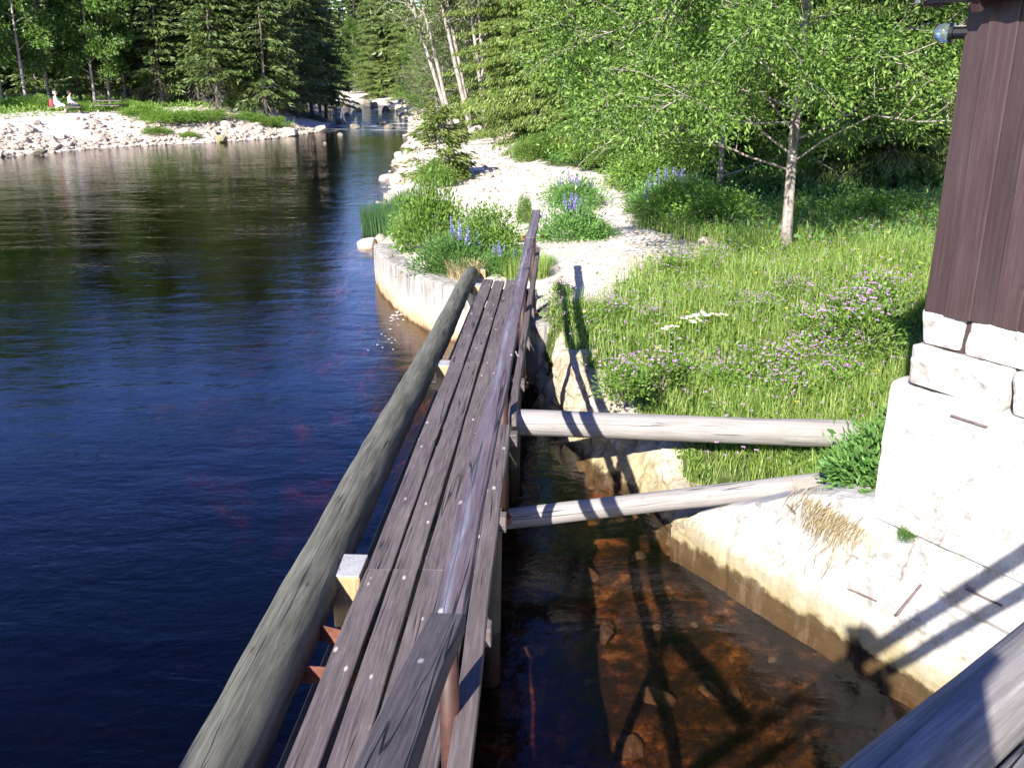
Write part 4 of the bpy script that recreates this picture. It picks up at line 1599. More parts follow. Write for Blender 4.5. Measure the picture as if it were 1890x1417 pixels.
for k in range(14):
    d = 72 + k * 4.6
    x = np.interp(d, LBA[8:, 1], LBA[8:, 0]) - rg.uniform(5.0, 7.0)
    plant(BUSH[k % 3], (x, d, gz(x, d) - .05), (1.7, 1.7, 1.5), rg.uniform(0, 6.28), 'shaded bush along the left edge of the rapids', 'bushes along the rapids')

# the young spruce on the rocks
ys_ = make_tree('young_spruce', spruce_data(401, 2.25, .78, 120, 42, .13, .04, zb=.08, droop=.05, trunk_r=.03), M['bark_grey'], M['spruce_near'], 'young spruce growing alone on the pale rocky river bank', 'tree')
plant(ys_, ppos(812, 335), (1.35, 1.35, 1.08), .4)

# reeds at the water's edge
rng = np.random.default_rng(11)


def blades(P, h, w, rng, bend=.35, az=None):
    n = len(P)
    a = rng.random(n) * 2 * PI if az is None else az
    h = np.broadcast_to(h, (n,))
    w = np.broadcast_to(w, (n,))
    d = np.stack([np.cos(a), np.sin(a), 0 * a], -1)
    s = np.stack([-np.sin(a), np.cos(a), 0 * a], -1)
    b = (bend * rng.uniform(.1, 1, n) * h)[:, None]
    up = np.array([0, 0, 1.0])
    V = np.empty((n, 5, 3))
    hw = (w * .5)[:, None]
    V[:, 0] = P - s * hw
    V[:, 1] = P + s * hw
    m = P + up * (h * .58)[:, None] + d * b * .35
    V[:, 2] = m + s * hw * .8
    V[:, 3] = m - s * hw * .8
    V[:, 4] = P + up * h[:, None] * .97 + d * b
    i = np.arange(n)[:, None] * 5
    return V.reshape(-1, 3), [i + np.array([[0, 1, 2, 3]]), i + np.array([[3, 2, 4]])]


def tuft(name, pos, n, rad, h, w, mat, label, cat, bend=.5, group=None, seed=1, flat=False):
    rng = np.random.default_rng(seed)
    r = empty(name, pos)
    tag(r, label, cat, group)
    a = rng.random(n) * 2 * PI
    q = rad * np.sqrt(rng.random(n))
    x, y = np.cos(a) * q, np.sin(a) * q
    z = ground(x + pos[0], y + pos[1]) - pos[2] - .02
    P = np.stack([x, y, z * 0 if flat else np.clip(z, -.3, .3)], -1)
    V, F = blades(P, h * rng.uniform(.5, 1.1, n), w, rng, bend, az=np.arctan2(y, x) + rng.normal(0, .8, n))
    o = mesh_np('blades', V, F, mat, r, world=False)
    reg(r, o)
    return r


tuft('reed_clump', ppos(712, 424, .15), 2600, .62, .85, .012, M['reed'], 'dense blue-green reeds at the water edge of the gravel bank', 'reeds', .35, seed=3)
tuft('reed_clump', ppos(742, 410, .3), 1200, .5, .7, .012, M['reed'], 'smaller reed clump between the water edge reeds and the tall bush', 'reeds', .35, seed=4)
tuft('grass_tuft', ppos(800, 505, .8), 300, .25, .3, .008, M['dry'], 'yellowish grass tuft on the concrete wall top', 'grass tuft', .8, seed=5)
tuft('grass_tuft', ppos(858, 512, .85), 500, .3, .35, .008, M['dry'], 'dry grass tuft spilling over the concrete wall behind the log', 'grass tuft', .9, seed=6)
tuft('grass_tuft', ppos(968, 508, 1.0), 900, .42, .42, .009, M['grass'], 'green grass tuft at the far end of the planks', 'grass tuft', .6, seed=7)
tuft('grass_tuft', ppos(1000, 488, 1.0), 300, .25, .2, .009, M['lupin_leaf'], 'flat green weed beside the path right of the top rail', 'grass tuft', .9, seed=8)
p = Q(3.72, -.06, .93)
dg_ = empty('grass_tuft', p)
tag(dg_, 'dry straw-coloured grass hanging over the pale quay wall', 'grass tuft')
nn_ = 900
Pd = np.array([Q(3.78 + .30 * v, -.04 + .05 * u_, .98 - .06 * u_ - .30 * w_ * w_)[:] for v, u_, w_ in rng.normal(0, 1, (nn_, 3)) * np.array([.5, .6, .5])])
Dd = np.array([[NX, NY, -1.6]]) * rng.uniform(.5, 1, (nn_, 1)) + rng.normal(0, .35, (nn_, 3))
Vd, Fd = leaf_quads(Pd, Dd, rng.uniform(.10, .26, nn_), .007, rng, .1)
mesh_np('blades', Vd, Fd, M['dry'], dg_)
p2 = Q(3.74, -.58, 0)
pl = make_bush('leafy_weed', bush_data(351, .34, .62, 60, 34, .075, .028, up=.6, spread=.09), M['lupin_leaf'], 'dark green weed filling the corner of the tall wall block', 'plant')
plant(pl, (p2.x, p2.y, gz(p2.x, p2.y)), 1.0, 0)
plant(pl, tuple(Q(4.05, -.62, gz(*Q(4.05, -.62, 0)[:2]))), .75, 1.0, 'green weed at the cut end of the lower strut log', 'plants on the near bank')
plant(pl, tuple(Q(3.6, -.75, gz(*Q(3.6, -.75, 0)[:2]))), 1.1, 2.0, 'tall weed at the cut end of the upper strut log', 'plants on the near bank')
pq = ppos(1492, 850, .45)
plant(pl, pq, .55, 3.0, 'small bright weed growing just below the upper strut log', 'plants on the near bank')
pq = on_quay(1675, 980, .03)
plant(pl, (pq.x, pq.y, pq.z - .05), .16, 3.0, 'tiny green sprout in a joint of the pale wall', 'plants on the near bank')

# ------------------------------------------------------------------ meadow
def meadow_pts(n, rng, x0, x1, y0, y1, power=1.5, ref=8.0, edge=.03):
    out = []
    got = 0
    while got < n:
        m = n * 2
        x = rng.uniform(x0, x1, m)
        y = rng.uniform(y0, y1, m)
        d = np.hypot(x, y)
        keep = rng.random(m) < np.minimum(1, (ref / d) ** power)
        dr, sr, pr = poly_dist(x, y, RBA)
        keep &= (sr < 0) & (dr > pr[..., 0] + pr[..., 1] * .5 + edge * rng.uniform(.3, 1.4, m))
        keep &= gravel_mask(x, y) + rng.normal(0, .10, m) < .46
        q = x * NX + y * NY
        s = x * DX + y * DY - (4.372 * DX + 2.776 * DY)
        keep &= ~((q < -5.0) & (q > -10.4) & (s < 3.4))
        keep &= ~((s < 3.5) & (q > -5.3))
        x, y = x[keep], y[keep]
        out.append(np.stack([x, y], -1))
        got += len(x)
    P = np.concatenate(out)[:n]
    z = ground(P[:, 0], P[:, 1])
    return np.concatenate([P, z[:, None]], 1)


rng = np.random.default_rng(5)
P = meadow_pts(85000, rng, .1, 11.5, 7.2, 21, 1.2)
hvar = .30 + .17 * vnoise(P[:, 0], P[:, 1], 1.7, 4) + .10 * rng.random(len(P)) ** 3
# short by the rock edge and the struts, taller inland
dr, _, pr = poly_dist(P[:, 0], P[:, 1], RBA)
hvar *= .40 + .75 * sstep((dr - .4) / 1.6)
V, F = blades(P - np.array([0, 0, .03]), hvar * rng.uniform(.55, 1.2, len(P)), rng.uniform(.006, .013, len(P)), rng, 1.0)
g = mesh_np('meadow_grass', V, F, M['grass'])
tag(g, 'lush sunlit meadow grass between gravel path and barn', 'grass', None, 'stuff')
# broad-leaved herbs between the blades
P = meadow_pts(30000, rng, .1, 12, 7.2, 22, 1.1)
cl = vnoise(P[:, 0], P[:, 1], 2.6, 9) > -.15
P = P[cl]
dr, _, pr = poly_dist(P[:, 0], P[:, 1], RBA)
P[:, 2] += rng.uniform(.02, .30, len(P)) * (.3 + .7 * sstep((dr - .4) / 1.6))
D = rng.normal(0, 1, P.shape) + np.array([0, 0, .5])
V, F = leaf_quads(P, D, rng.uniform(.05, .11, len(P)), rng.uniform(.02, .045, len(P)), rng)
g = mesh_np('meadow_herbs', V, F, M['bush_leaf'])
tag(g, 'small leafy herbs mixed into the meadow grass', 'herbs', None, 'stuff')
# forest floor greens
rng = np.random.default_rng(6)
x = rng.uniform(-1, 22, 60000)
y = rng.uniform(15, 48, 60000)
ok = (gravel_mask(x, y) < .42) & (poly_dist(x, y, RBA)[1] < 0)
x, y = x[ok], y[ok]
P = np.stack([x, y, ground(x, y) + rng.uniform(.0, .32, len(x))], -1)
V, F = leaf_quads(P, rng.normal(0, 1, P.shape) + np.array([0, 0, .6]), rng.uniform(.10, .2, len(P)), rng.uniform(.04, .08, len(P)), rng)
g = mesh_np('undergrowth', V, F, M['lupin_leaf'])
tag(g, 'shaded green undergrowth beneath the trees behind the meadow', 'undergrowth', None, 'stuff')
x = rng.uniform(-60, -9, 60000)
y = rng.uniform(44, 100, 60000)
dl, sl, _ = poly_dist(x, y, LBA)
ok = (sl > 0) & (dl > 6.5 + 1.6 * vnoise(x, y, .35, 3)) & (dl < 22)
x, y = x[ok], y[ok]
P = np.stack([x, y, ground(x, y) + rng.uniform(.0, .34, len(x))], -1)
V, F = leaf_quads(P, rng.normal(0, 1, P.shape) + np.array([0, 0, .6]), rng.uniform(.12, .3, len(P)), rng.uniform(.05, .11, len(P)), rng)
g = mesh_np('undergrowth', V, F, M['bush_leaf'])
tag(g, 'sunlit green undergrowth along the foot of the forest across the river', 'undergrowth', None, 'stuff')

# wild geraniums in the meadow: leafy clumps with pink flowers
rng = np.random.default_rng(8)


def flower_head(seed, n, rad, H, ln):
    rng = np.random.default_rng(seed)
    P = np.stack([rng.normal(0, rad, n), rng.normal(0, rad, n), H + rng.normal(0, .06, n)], -1)
    Pk = np.repeat(P, 5, 0)
    a = np.tile(np.arange(5) * 2 * PI / 5, n) + np.repeat(rng.random(n) * 6, 5)
    D = np.stack([np.cos(a), np.sin(a), .35 + 0 * a], -1) + rng.normal(0, .15, (len(a), 3))
    return leaf_quads(Pk, D, ln, ln * .8, rng, .1)


GER = []
for k in range(3):
    g = make_bush('wild_geranium', bush_data(501 + k, .36, .40, 40, 34, .06, .03, up=.5, spread=.10), M['bush_leaf'], 'wild geranium', 'flower')
    o = mesh_np('blossoms', *flower_head(60 + k, 75, .22, .47, .022), M['pink'], g, world=False)
    reg(g, o)
    GER.append(g)
for k, (px, py, sc, lab) in enumerate([(1150, 725, .7, 'wild geranium clump with pink flowers beside the rail shadows at the meadow edge'), (1222, 715, .8, 'pink wild geranium nearest the middle of the upper strut log'), (1330, 715, .7, None), (1430, 700, .8, None), (1485, 690, .9, None),
                                      (1545, 680, 1.0, 'tall pink geranium patch before the barn footing'), (1600, 640, 1.1, 'large pink geranium beside the shaded barn corner'), (1570, 605, 1.0, None), (1500, 625, .8, None), (1250, 510, .8, 'violet geranium beside the gravel path'), (1320, 490, .7, None),
                                      (1390, 590, .7, None), (1460, 560, .7, None), (1290, 560, .6, None), (1200, 605, .6, None), (1620, 575, 1.0, None), (1530, 730, .9, None), (1440, 745, .8, None), (1130, 590, .6, None), (1035, 545, .45, 'geranium with dry heads at the end of the gravel by the rail shadow')]):
    plant(GER[k % 3], ppos(px, py, .9), sc, rg.uniform(0, 6), lab or 'wild geranium with small pink flowers in the meadow grass', 'wild geraniums in the meadow')
# daisies and buttercups
dz = empty('daisy_patch', ppos(1283, 640, .9))
tag(dz, 'cluster of large white daisies in the middle of the meadow', 'daisies')
rng = np.random.default_rng(9)
for (px, py) in [(1235, 603), (1228, 607), (1245, 602), (1272, 585), (1285, 582), (1298, 578), (1305, 582), (1290, 590), (1318, 580), (1336, 581), (1278, 594), (1262, 588)]:
    p = at(px, py, 1.10 + rng.uniform(0, .10))
    a = np.arange(11) * 2 * PI / 11
    tl = rng.normal(0, .25, 2)
    Pk = np.repeat(np.array([p[:]]), 11, 0)
    D = np.stack([np.cos(a), np.sin(a), .15 + tl[0] * np.cos(a) + tl[1] * np.sin(a)], -1)
    fl = mesh_np('daisy', *leaf_quads(Pk, D, .055, .024, rng, .0), M['white'], dz)
    V, F = tube([(p.x + .02, p.y - .03, .8), (p.x, p.y, p.z - .004)], [.004, .004], 5)
    V -= np.array(dz.location)
    mesh_np('stem', V, F, M['grass'], fl, world=False)
    V, F = tube([(p.x, p.y, p.z - .004), (p.x, p.y, p.z + .008)], [.010, .008], 8)
    mesh_np('centre', V - np.array(dz.location), F, M['yellow'], fl, world=False)
P = meadow_pts(500, rng, .5, 11, 8, 20, 1.0)
w_ = (np.exp(-((P[:, 0] - 5.0) ** 2 / 3 + (P[:, 1] - 13.4) ** 2 / .8)) + .12) > rng.random(len(P))
P = P[w_]
P[:, 2] += rng.uniform(.22, .40, len(P))
Pk = np.repeat(P, 5, 0)
a = rng.random(len(Pk)) * 6.28
V, F = leaf_quads(Pk, np.stack([np.cos(a), np.sin(a), .5 + 0 * a], -1), .022, .018, rng)
g = mesh_np('buttercups', V, F, M['yellow'])
tag(g, 'scattered yellow buttercups in the meadow grass', 'buttercups', None, 'stuff')
P = meadow_pts(1500, rng, .3, 11, 7.6, 20, 1.0)
P[:, 2] += rng.uniform(.25, .46, len(P))
Pk = np.repeat(P, 5, 0)
a = rng.random(len(Pk)) * 6.28
V, F = leaf_quads(Pk, np.stack([np.cos(a), np.sin(a), .4 + 0 * a], -1), .022, .018, rng)
g = mesh_np('meadow_flowers', V, F, M['pink'])
tag(g, 'tiny pale violet flowers sprinkled through the meadow', 'flowers', None, 'stuff')

# ------------------------------------------------------------------ boulders
def boulder(seed):
    bm = bmesh.new()
    bmesh.ops.create_icosphere(bm, subdivisions=3, radius=1)
    r = random.Random(seed)
    pl_ = []
    for _ in range(11):
        v = Vector((r.gauss(0, 1), r.gauss(0, 1), r.gauss(0, 1))).normalized()
        pl_.append((v, r.uniform(.55, .85)))
    for v in bm.verts:
        c = v.co.copy()
        for nn, d in pl_:
            e = c.dot(nn) - d
            if e > 0:
                c -= nn * e * .92
        c *= 1 + .06 * mnoise.noise(c * 2.5 + Vector((seed, 0, 0)))
        v.co = Vector((c.x * r.uniform(.99, 1.01), c.y, c.z))
    d = bm_data(bm)
    bm.free()
    return d


BO = []
for k in range(9):
    V, F = boulder(k * 3 + 1)
    o = mesh_np('boulder', V, F, M['boulder'], None, smooth=True)
    o.data.polygons.foreach_set('use_smooth', np.zeros(len(o.data.polygons), bool))
    BO.append(o)
used_b = set()
rb = random.Random(33)


def put_boulder(x, y, s, label, group, mat=None, zs=None, sink=.35):
    k = rb.randrange(len(BO))
    o = BO[k]
    if k in used_b:
        o = o.copy()
        COL.objects.link(o)
    used_b.add(k)
    sx, sy, sz = s * rb.uniform(.8, 1.3), s * rb.uniform(.7, 1.1), s * rb.uniform(.5, .85)
    z = gz(x, y) if zs is None else zs
    o.location = (x, y, (max(z, -.15) if zs is None or zs > -.2 else z) + sz * (1 - sink) - sz * .35)
    o.scale = (sx, sy, sz)
    o.rotation_euler = (rb.uniform(-.3, .3), rb.uniform(-.3, .3), rb.uniform(0, 6.28))
    if mat:
        o.material_slots[0].link = 'OBJECT'
        o.material_slots[0].material = mat
    tag(o, label, 'boulder', group)
    return o


def along(A, u):
    seg = np.hypot(np.diff(A[:, 0]), np.diff(A[:, 1]))
    cu = np.concatenate([[0], np.cumsum(seg)])
    t = u * cu[-1]
    i = min(len(seg) - 1, int(np.searchsorted(cu, t) - 1))
    i = max(0, i)
    f = (t - cu[i]) / seg[i]
    p = A[i, :2] + (A[i + 1, :2] - A[i, :2]) * f
    d = (A[i + 1, :2] - A[i, :2]) / seg[i]
    return p, d


LA = LBA[3:9]
for k in range(180):
    p, d = along(LA, rb.random())
    off = abs(rb.gauss(0, 2.6)) + .7
    if off > 7.5:
        continue
    x, y = p[0] - d[1] * off, p[1] + d[0] * off
    put_boulder(x, y, rb.choice([.14, .17, .2, .25, .3, .38]) * (1.1 if off < 2.5 else 1), 'pale angular boulder in the rocky far bank below the spruces and birches', 'boulders on the far bank')
for px, py, s, lab, mt_ in [(405, 259, .45, 'greenish mossy boulder at the waterline of the far bank', 'mossy'), (535, 247, .75, 'large rounded white boulder on the point before the rapids', None), (470, 250, .7, 'big pale block at the waterline below the sandy bank', None),
                            (590, 240, .5, 'pale boulder at the very tip of the point', None), (372, 252, .6, 'square pale boulder near the mossy one', None), (68, 282, .35, 'dark wet stone at the sandy waterline near the seated people', 'wet')]:
    p = at(px, py + 2, .1)
    put_boulder(p.x, p.y + .4, s, lab, 'boulders on the far bank', M[mt_] if mt_ else None, zs=.1)
for px, py, s, lab in [(630, 229, .5, 'dark boulder standing in the first rapids'), (655, 237, .55, 'pale brown boulder breaking the white water'), (628, 250, .3, 'small pale stone awash before the rapids'), (600, 266, .18, 'tiny stone awash in front of the point'),
                       (663, 206, .5, 'boulder alone in the upper rapids'), (612, 205, .8, None), (622, 198, .7, None), (640, 196, .6, None), (705, 229, .5, None), (720, 238, .5, None), (690, 200, .9, None), (675, 192, .9, None), (712, 205, .7, None), (640, 212, .4, None)]:
    p = at(px, py, 0)
    put_boulder(p.x, p.y, s, lab or 'dark wet boulder among the rapids upstream', 'boulders in the rapids', M['wet'], zs=-.05)
RA = RBA[19:28]
for k in range(95):
    p, d = along(RA, rb.random() ** 1.3)
    off = abs(rb.gauss(0, 1.2)) + .05
    x, y = p[0] + d[1] * off, p[1] - d[0] * off
    put_boulder(x, y, rb.choice([.12, .16, .2, .26, .34]) * (1 + (y > 35) * .4), 'pale pinkish boulder on the right bank beside the gravel', 'boulders on the gravel bank')
for px, py, s, lab in [(680, 457, .28, 'flat pale stone sticking out at the concrete wall end'), (700, 448, .22, 'stone between the reeds and the concrete wall'), (880, 250, .5, 'reddish boulder at the top of the gravel before the trees'), (935, 262, .6, None), (905, 246, .5, None), (960, 256, .45, None), (850, 255, .4, None),
                       (1300, 460, .22, 'pale stone in the grass at the end of the path'), (985, 330, .14, None), (1000, 345, .12, None), (905, 330, .15, None)]:
    q = ppos(px, py, .5)
    put_boulder(q[0], q[1], s, lab or 'pale boulder lying on the upper gravel by the forest edge', 'boulders on the gravel bank')
# stones lying on the channel bed
M['bedstone'] = stone_mat('bed_stone', (.012, .008, .004), (.045, .028, .013), (.10, .068, .035), stain=.4, kind='object')
k = 0
while k < 42:
    lat_, s_ = rb.uniform(-.2, 3.2), rb.uniform(3.4, 8.8)
    q = W(lat_, s_, 0)
    zq = gz(q.x, q.y)
    if zq > -.25 or (q.x * NX + q.y * NY) < -5.0:
        continue
    put_boulder(q.x, q.y, rb.choice([.04, .05, .06, .08, .11]), 'brown stone under water on the bed of the amber channel', 'stones on the channel bed', M['bedstone'], zs=zq)
    k += 1
# loose stones and pebbles of the banks: one mass
rng = np.random.default_rng(13)
mb = MB()
Vb, Fb = boulder(99)
bmq = bmesh.new()
bmesh.ops.create_icosphere(bmq, subdivisions=1, radius=1)
Vb, Fb = bm_data(bmq)
bmq.free()
cnt = 0
while cnt < 3400:
    if rng.random() < .55:
        p, d = along(LA, rng.random())
        off = abs(rng.normal(0, 3.0))
        x, y = p[0] - d[1] * off, p[1] + d[0] * off
        s = rng.uniform(.06, .2)
    else:
        y = 14 + 34 * rng.random() ** 1.4
        x = rng.uniform(-6, 5)
        if gravel_mask(np.array([x]), np.array([y]))[0] < .5 or poly_dist(np.array([x]), np.array([y]), RBA)[1][0] > 0:
            continue
        s = rng.uniform(.015, .06) * (1 + (y > 25) * .8)
    z = gz(x, y)
    if z < -.1:
        continue
    a = rng.random() * 6.28
    Rm = np.array([[math.cos(a), -math.sin(a), 0], [math.sin(a), math.cos(a), 0], [0, 0, 1]])
    Vk = (Vb * (1 + rng.normal(0, .16, Vb.shape)) * np.array([s * rng.uniform(.8, 1.4), s, s * .6])) @ Rm.T + np.array([x, y, z + s * .2])
    mb.add(Vk, Fb)
    cnt += 1
g = mb.build('pebbles', M['boulder'])
tag(g, 'loose pale stones strewn over both river banks', 'pebbles', None, 'stuff')

# ------------------------------------------------------------------ rusty beam by the path, picnic table
p = ppos(985, 443, 1.0)
bmz = empty('rusty_beam', p)
tag(bmz, 'short rusty steel beam lying on the gravel behind the rail end', 'steel beam')
beam('web', Vector(p) + Vector((-.34, 0, .05)), Vector(p) + Vector((.34, .02, .05)), .012, .085, M['rust'], bmz, .002)
beam('flange', Vector(p) + Vector((-.34, 0, .097)), Vector(p) + Vector((.34, .02, .097)), .085, .010, M['rust'], bmz, .002)
beam('flange', Vector(p) + Vector((-.34, 0, .003)), Vector(p) + Vector((.34, .02, .003)), .085, .010, M['rust'], bmz, .002)
q = Vector(tpos(206, 61.5, 0))
tb_ = empty('picnic_table', q)
tag(tb_, 'dark wooden table standing in the green behind the far rocks', 'table')
beam('tabletop', q + Vector((-.9, 0, .72)), q + Vector((.9, 0, .72)), .8, .06, M['plank'], tb_)
for sx_ in (-.6, .6):
    beam('leg', q + Vector((sx_, -.25, -.05)), q + Vector((sx_, -.25, .69)), .12, .12, M['plank'], tb_)
    beam('leg', q + Vector((sx_, .25, -.05)), q + Vector((sx_, .25, .69)), .12, .12, M['plank'], tb_)
for sy_ in (-.75, .75):
    beam('bench', q + Vector((-.9, sy_, .44)), q + Vector((.9, sy_, .44)), .28, .05, M['plank'], tb_)

# ------------------------------------------------------------------ people
def skin_mesh(name, verts, edges, radii, mat, parent=None, loc=(0, 0, 0), rz=0, sub=2):
    me = bpy.data.meshes.new(name)
    me.from_pydata(verts, edges, [])
    o = bpy.data.objects.new(name, me)
    COL.objects.link(o)
    o.modifiers.new('skin', 'SKIN')
    sd = me.skin_vertices[0].data
    for i, r in enumerate(radii):
        sd[i].radius = (r, r) if np.ndim(r) == 0 else r
    sd[0].use_root = True
    ss = o.modifiers.new('smooth', 'SUBSURF')
    ss.levels = ss.render_levels = sub
    me.materials.append(mat)
    o.location = loc
    o.rotation_euler = (0, 0, rz)
    if parent:
        o.parent = parent
    return o


def figure(J, shirt, trousers, hair, label, loc, rz, sleeves=True):
    """J: joint positions; one continuous body, clothes and hair as children"""
    root = skin_body(J, label, loc, rz)
    cl = [J['hip'], J['waist'], J['chest'], J['neck0']]
    E = [(0, 1), (1, 2), (2, 3)]
    Rr = [.165, .15, .165, .085]
    for s in 'lr':
        i = len(cl)
        cl += [J['sh' + s], tuple(np.array(J['el' + s]) * .8 + np.array(J['sh' + s]) * .2)]
        E += [(2, i), (i, i + 1)]
        Rr += [.085, .065]
        if sleeves:
            cl.append(tuple(np.array(J['wr' + s]) * .92 + np.array(J['el' + s]) * .08))
            E.append((i + 1, i + 2))
            Rr.append(.052)
    skin_mesh('shirt', cl, E, Rr, shirt, root)
    cl = [J['hip']]
    E, Rr = [], [.17]
    for s in 'lr':
        i = len(cl)
        cl += [J['th' + s], J['kn' + s], tuple(np.array(J['an' + s]) * .9 + np.array(J['kn' + s]) * .1)]
        E += [(0, i), (i, i + 1), (i + 1, i + 2)]
        Rr += [.115, .085, .065]
    skin_mesh('trousers', cl, E, Rr, trousers, root)
    h = np.array(J['head'])
    f = np.array(J['face'])
    skin_mesh('hair', [tuple(h + np.array([0, 0, .045]) - f * .025), tuple(h + np.array([0, 0, .09]) - f * .02), tuple(h - f * .065 - np.array([0, 0, .03]))], [(0, 1), (0, 2)], [.098, .06, .07], hair, root)
    for s in 'lr':
        a = np.array(J['an' + s])
        t = np.array(J['to' + s])
        skin_mesh('shoe', [tuple(a), tuple(a * .5 + t * .5), tuple(t)], [(0, 1), (1, 2)], [.055, .052, .04], M['trousers_dark'], root)
    return root


def skin_body(J, label, loc, rz):
    names = ['hip', 'waist', 'chest', 'neck0', 'neck', 'chin', 'head', 'top']
    P = [J[k] for k in names]
    E = [(0, 1), (1, 2), (2, 3), (3, 4), (4, 5), (5, 6), (6, 7)]
    Rr = [.15, .135, .15, .065, .055, .07, .092, .06]
    f = np.array(J['face'])
    h = np.array(J['head'])
    P.append(tuple(h + f * .105 - np.array([0, 0, .015])))
    E.append((6, 8))
    Rr.append(.014)
    for s in 'lr':
        i = len(P)
        sidev = np.array(J['sh' + s]) - np.array(J['chest'])
        sidev = sidev / np.linalg.norm(sidev)
        w_ = np.array(J['wr' + s])
        fo = norm(w_ - np.array(J['el' + s]))
        P += [J['sh' + s], J['el' + s], J['wr' + s], tuple(w_ + fo * .05)]
        E += [(2, i), (i, i + 1), (i + 1, i + 2), (i + 2, i + 3)]
        Rr += [.07, .045, .032, .034]
        up = np.array([0, 0, 1.0])
        sd = norm(np.cross(fo, up))
        for k in range(4):
            b = w_ + fo * .085 + sd * (.026 - .0175 * k)
            L = (.038, .043, .040, .031)[k]
            m = len(P)
            P += [tuple(b), tuple(b + fo * L * .6 - up * .006), tuple(b + fo * L - up * .022)]
            E += [(i + 3, m), (m, m + 1), (m + 1, m + 2)]
            Rr += [.0095, .0085, .007]
        m = len(P)
        P += [tuple(w_ + fo * .04 + sd * .04 - up * .01), tuple(w_ + fo * .075 + sd * .052 - up * .018)]
        E += [(i + 3, m), (m, m + 1)]
        Rr += [.012, .010]
        i = len(P)
        P += [J['th' + s], J['kn' + s], J['an' + s], J['to' + s]]
        E += [(0, i), (i, i + 1), (i + 1, i + 2), (i + 2, i + 3)]
        Rr += [.10, .065, .042, .03]
    o = skin_mesh('person', P, E, Rr, M['skin'], None, loc, rz)
    tag(o, label, 'person')
    return o


SEAT = dict(hip=(0, 0, .46), waist=(0, .0, .64), chest=(0, -.03, .84), neck0=(0, -.02, 1.0), neck=(0, -.01, 1.06), chin=(0, .02, 1.10), head=(0, .01, 1.18), top=(0, .0, 1.26), face=(0, 1, 0),
            shl=(-.18, -.02, .94), shr=(.18, -.02, .94), ell=(-.23, .06, .68), elr=(.23, .06, .68), wrl=(-.14, .27, .60), wrr=(.14, .27, .60),
            thl=(-.10, .05, .46), thr=(.10, .05, .46), knl=(-.12, .44, .50), knr=(.12, .44, .50), anl=(-.12, .48, .08), anr=(.12, .48, .08), tol=(-.13, .62, .04), tor=(.13, .62, .04))
pb = Vector(tpos(116, 59.6, 0))
figure(SEAT, M['shirt_white'], M['trousers_pale'], M['hair_grey'], 'person in white and pale trousers sitting beside the red backpack on the far bank', (pb.x - .30, pb.y, pb.z + .0), R(-70))
figure(SEAT, M['shirt_white'], M['trousers_dark'], M['hair_dark'], 'person in white shirt and dark trousers sitting on the right of the pair', (pb.x + .55, pb.y + .1, pb.z + .0), R(-80))
rs_ = empty('red_backpack', (pb.x - .62, pb.y, pb.z))
tag(rs_, 'red backpack behind the person sitting on the left', 'backpack')
skin_mesh('bag', [(0, 0, .35), (0, 0, .6), (.02, 0, .85)], [(0, 1), (1, 2)], [.12, .14, .10], M['shirt_red'], rs_)
bn = empty('log_bench', (pb.x + .1, pb.y, pb.z))
tag(bn, 'low bench under the two people on the far bank', 'bench')
beam('seat', pb + Vector((-.9, 0, .36)), pb + Vector((1.2, .05, .36)), .32, .07, M['pile'], bn)
for sx_ in (-.7, .95):
    beam('leg', pb + Vector((sx_, 0, -.1)), pb + Vector((sx_, 0, .325)), .2, .1, M['pile'], bn)

# the photographer, seen only as a shadow
z0 = 2.225
PH = dict(hip=(0, -.30, z0 + .92), waist=(0, -.31, z0 + 1.10), chest=(0, -.30, z0 + 1.33), neck0=(0, -.27, z0 + 1.50), neck=(0, -.25, z0 + 1.55), chin=(0, -.21, z0 + 1.60), head=(0, -.22, z0 + 1.70), top=(0, -.23, z0 + 1.78), face=(0, .95, -.3),
          shl=(-.19, -.29, z0 + 1.44), shr=(.19, -.29, z0 + 1.44), ell=(-.25, -.14, z0 + 1.20), elr=(.22, -.14, z0 + 1.20), wrl=(-.09, -.07, z0 + 1.42), wrr=(.06, -.07, z0 + 1.42),
          thl=(-.10, -.30, z0 + .88), thr=(.10, -.30, z0 + .88), knl=(-.11, -.28, z0 + .48), knr=(.11, -.28, z0 + .48), anl=(-.11, -.31, z0 + .09), anr=(.11, -.31, z0 + .09), tol=(-.12, -.16, z0 + .035), tor=(.12, -.16, z0 + .035))
figure(PH, M['jacket'], M['trousers_dark'], M['hair_dark'], 'photographer standing on the bridge, seen as a shadow on the water edge', (-.05, 0, 0), 0)

# ------------------------------------------------------------------ unseen plate added in place of a truss bridge, pierced to shape the river's shade
def bed_pt(px, py, z=-1.55):
    return at(px, py, z)


PY = -4.0


def to_plane(p):
    k = (p.y - PY) / LY
    return (p.x - LX * k, p.z - LZ * k)


def poly2(pxs):
    return [to_plane(bed_pt(*q)) for q in pxs]


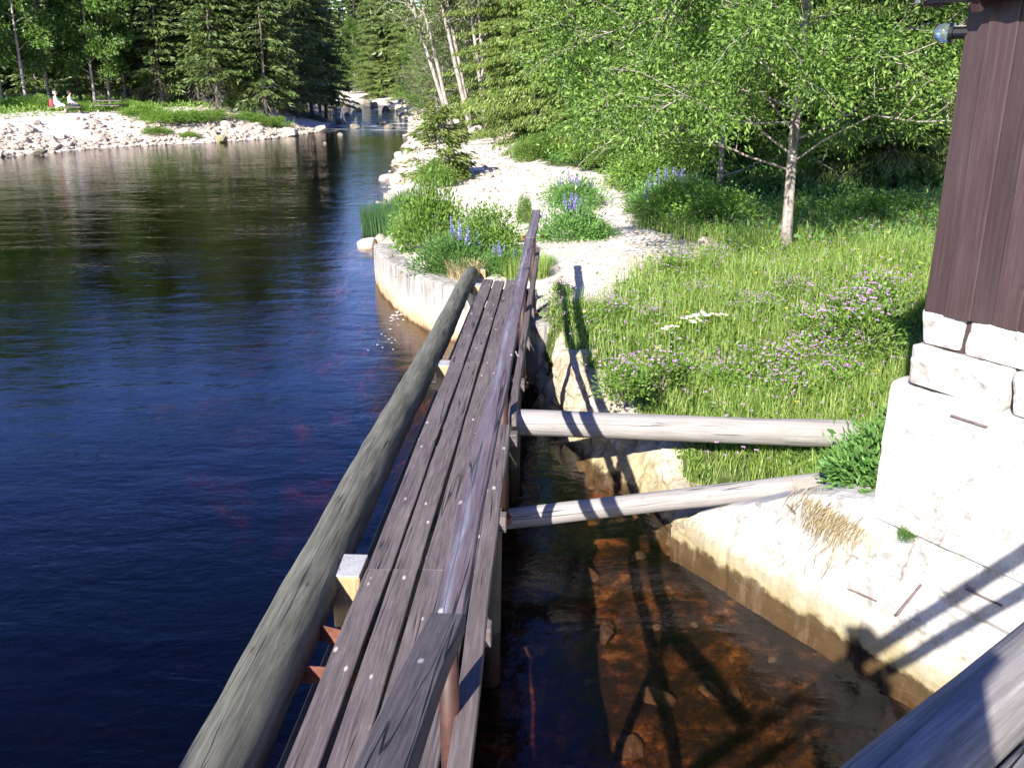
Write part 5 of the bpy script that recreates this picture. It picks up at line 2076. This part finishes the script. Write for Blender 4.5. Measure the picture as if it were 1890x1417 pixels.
holes = [poly2(h_) for h_ in [[(345, 868), (487, 872), (470, 1012)], [(548, 880), (655, 882), (612, 985), (525, 1037)], [(425, 805), (520, 748), (505, 838), (430, 836)], [(555, 755), (562, 853), (668, 856)],
                              [(238, 705), (338, 708), (300, 792)], [(362, 724), (505, 726), (335, 812)], [(215, 682), (325, 688), (250, 640)], [(355, 690), (500, 700), (420, 640)], [(590, 730), (690, 760), (680, 835)]]]
outline = [to_plane(Vector(q)) for q in [(.35, 3.5, -1.55), (.35, 7.3, -1.55), (-1.2, 8.6, -1.55), (-1.4, 12.5, -1.55), (-2.2, 14.9, -1.55), (-4.4, 17.6, -1.55), (-7.6, 16.4, -1.55), (-10.5, 14.0, -1.55), (-14, 9, -1.55), (-14, 3.5, -1.55)]]


def inside(poly, x, y):
    r = np.zeros(x.shape, bool)
    j = len(poly) - 1
    for i in range(len(poly)):
        xi, yi = poly[i]
        xj, yj = poly[j]
        c = ((yi > y) != (yj > y)) & (x < (xj - xi) * (y - yi) / (yj - yi + 1e-12) + xi)
        r ^= c
        j = i
    return r


ox = [q[0] for q in outline]
oz = [q[1] for q in outline]
gx = np.arange(min(ox), max(ox), .06)
gzv = np.arange(min(oz), max(oz), .06)
XX, ZZ = np.meshgrid(gx, gzv)
cx, cz = XX[:-1, :-1] + .03, ZZ[:-1, :-1] + .03
keep = inside(outline, cx, cz)
for h_ in holes:
    keep &= ~inside(h_, cx, cz)
idm = np.arange(XX.size).reshape(XX.shape)
Fq = np.stack([idm[:-1, :-1], idm[:-1, 1:], idm[1:, 1:], idm[1:, :-1]], -1)[keep]
V0 = np.stack([XX.ravel(), np.full(XX.size, PY), ZZ.ravel()], -1)
V1 = V0 + np.array([0, -.12, 0])
tbr = empty('shadow_plate', (-6, PY, 3))
tag(tbr, 'unseen plate standing in for a truss bridge, cut to shade the river in triangles', 'bridge')
o = mesh_np('pierced_plate', np.concatenate([V0, V1]), [Fq, Fq[:, ::-1] + len(V0)], M['steel'], tbr)
beam('plate_beam', (-19, PY - .06, min(oz) - .25), (-2.2, PY - .06, min(oz) - .25), .5, .5, M['steel'], tbr, .02)
beam('support', (-19, PY - .06, -2), (-19, PY - .06, min(oz) - .5), .6, .6, M['steel'], tbr, .02)
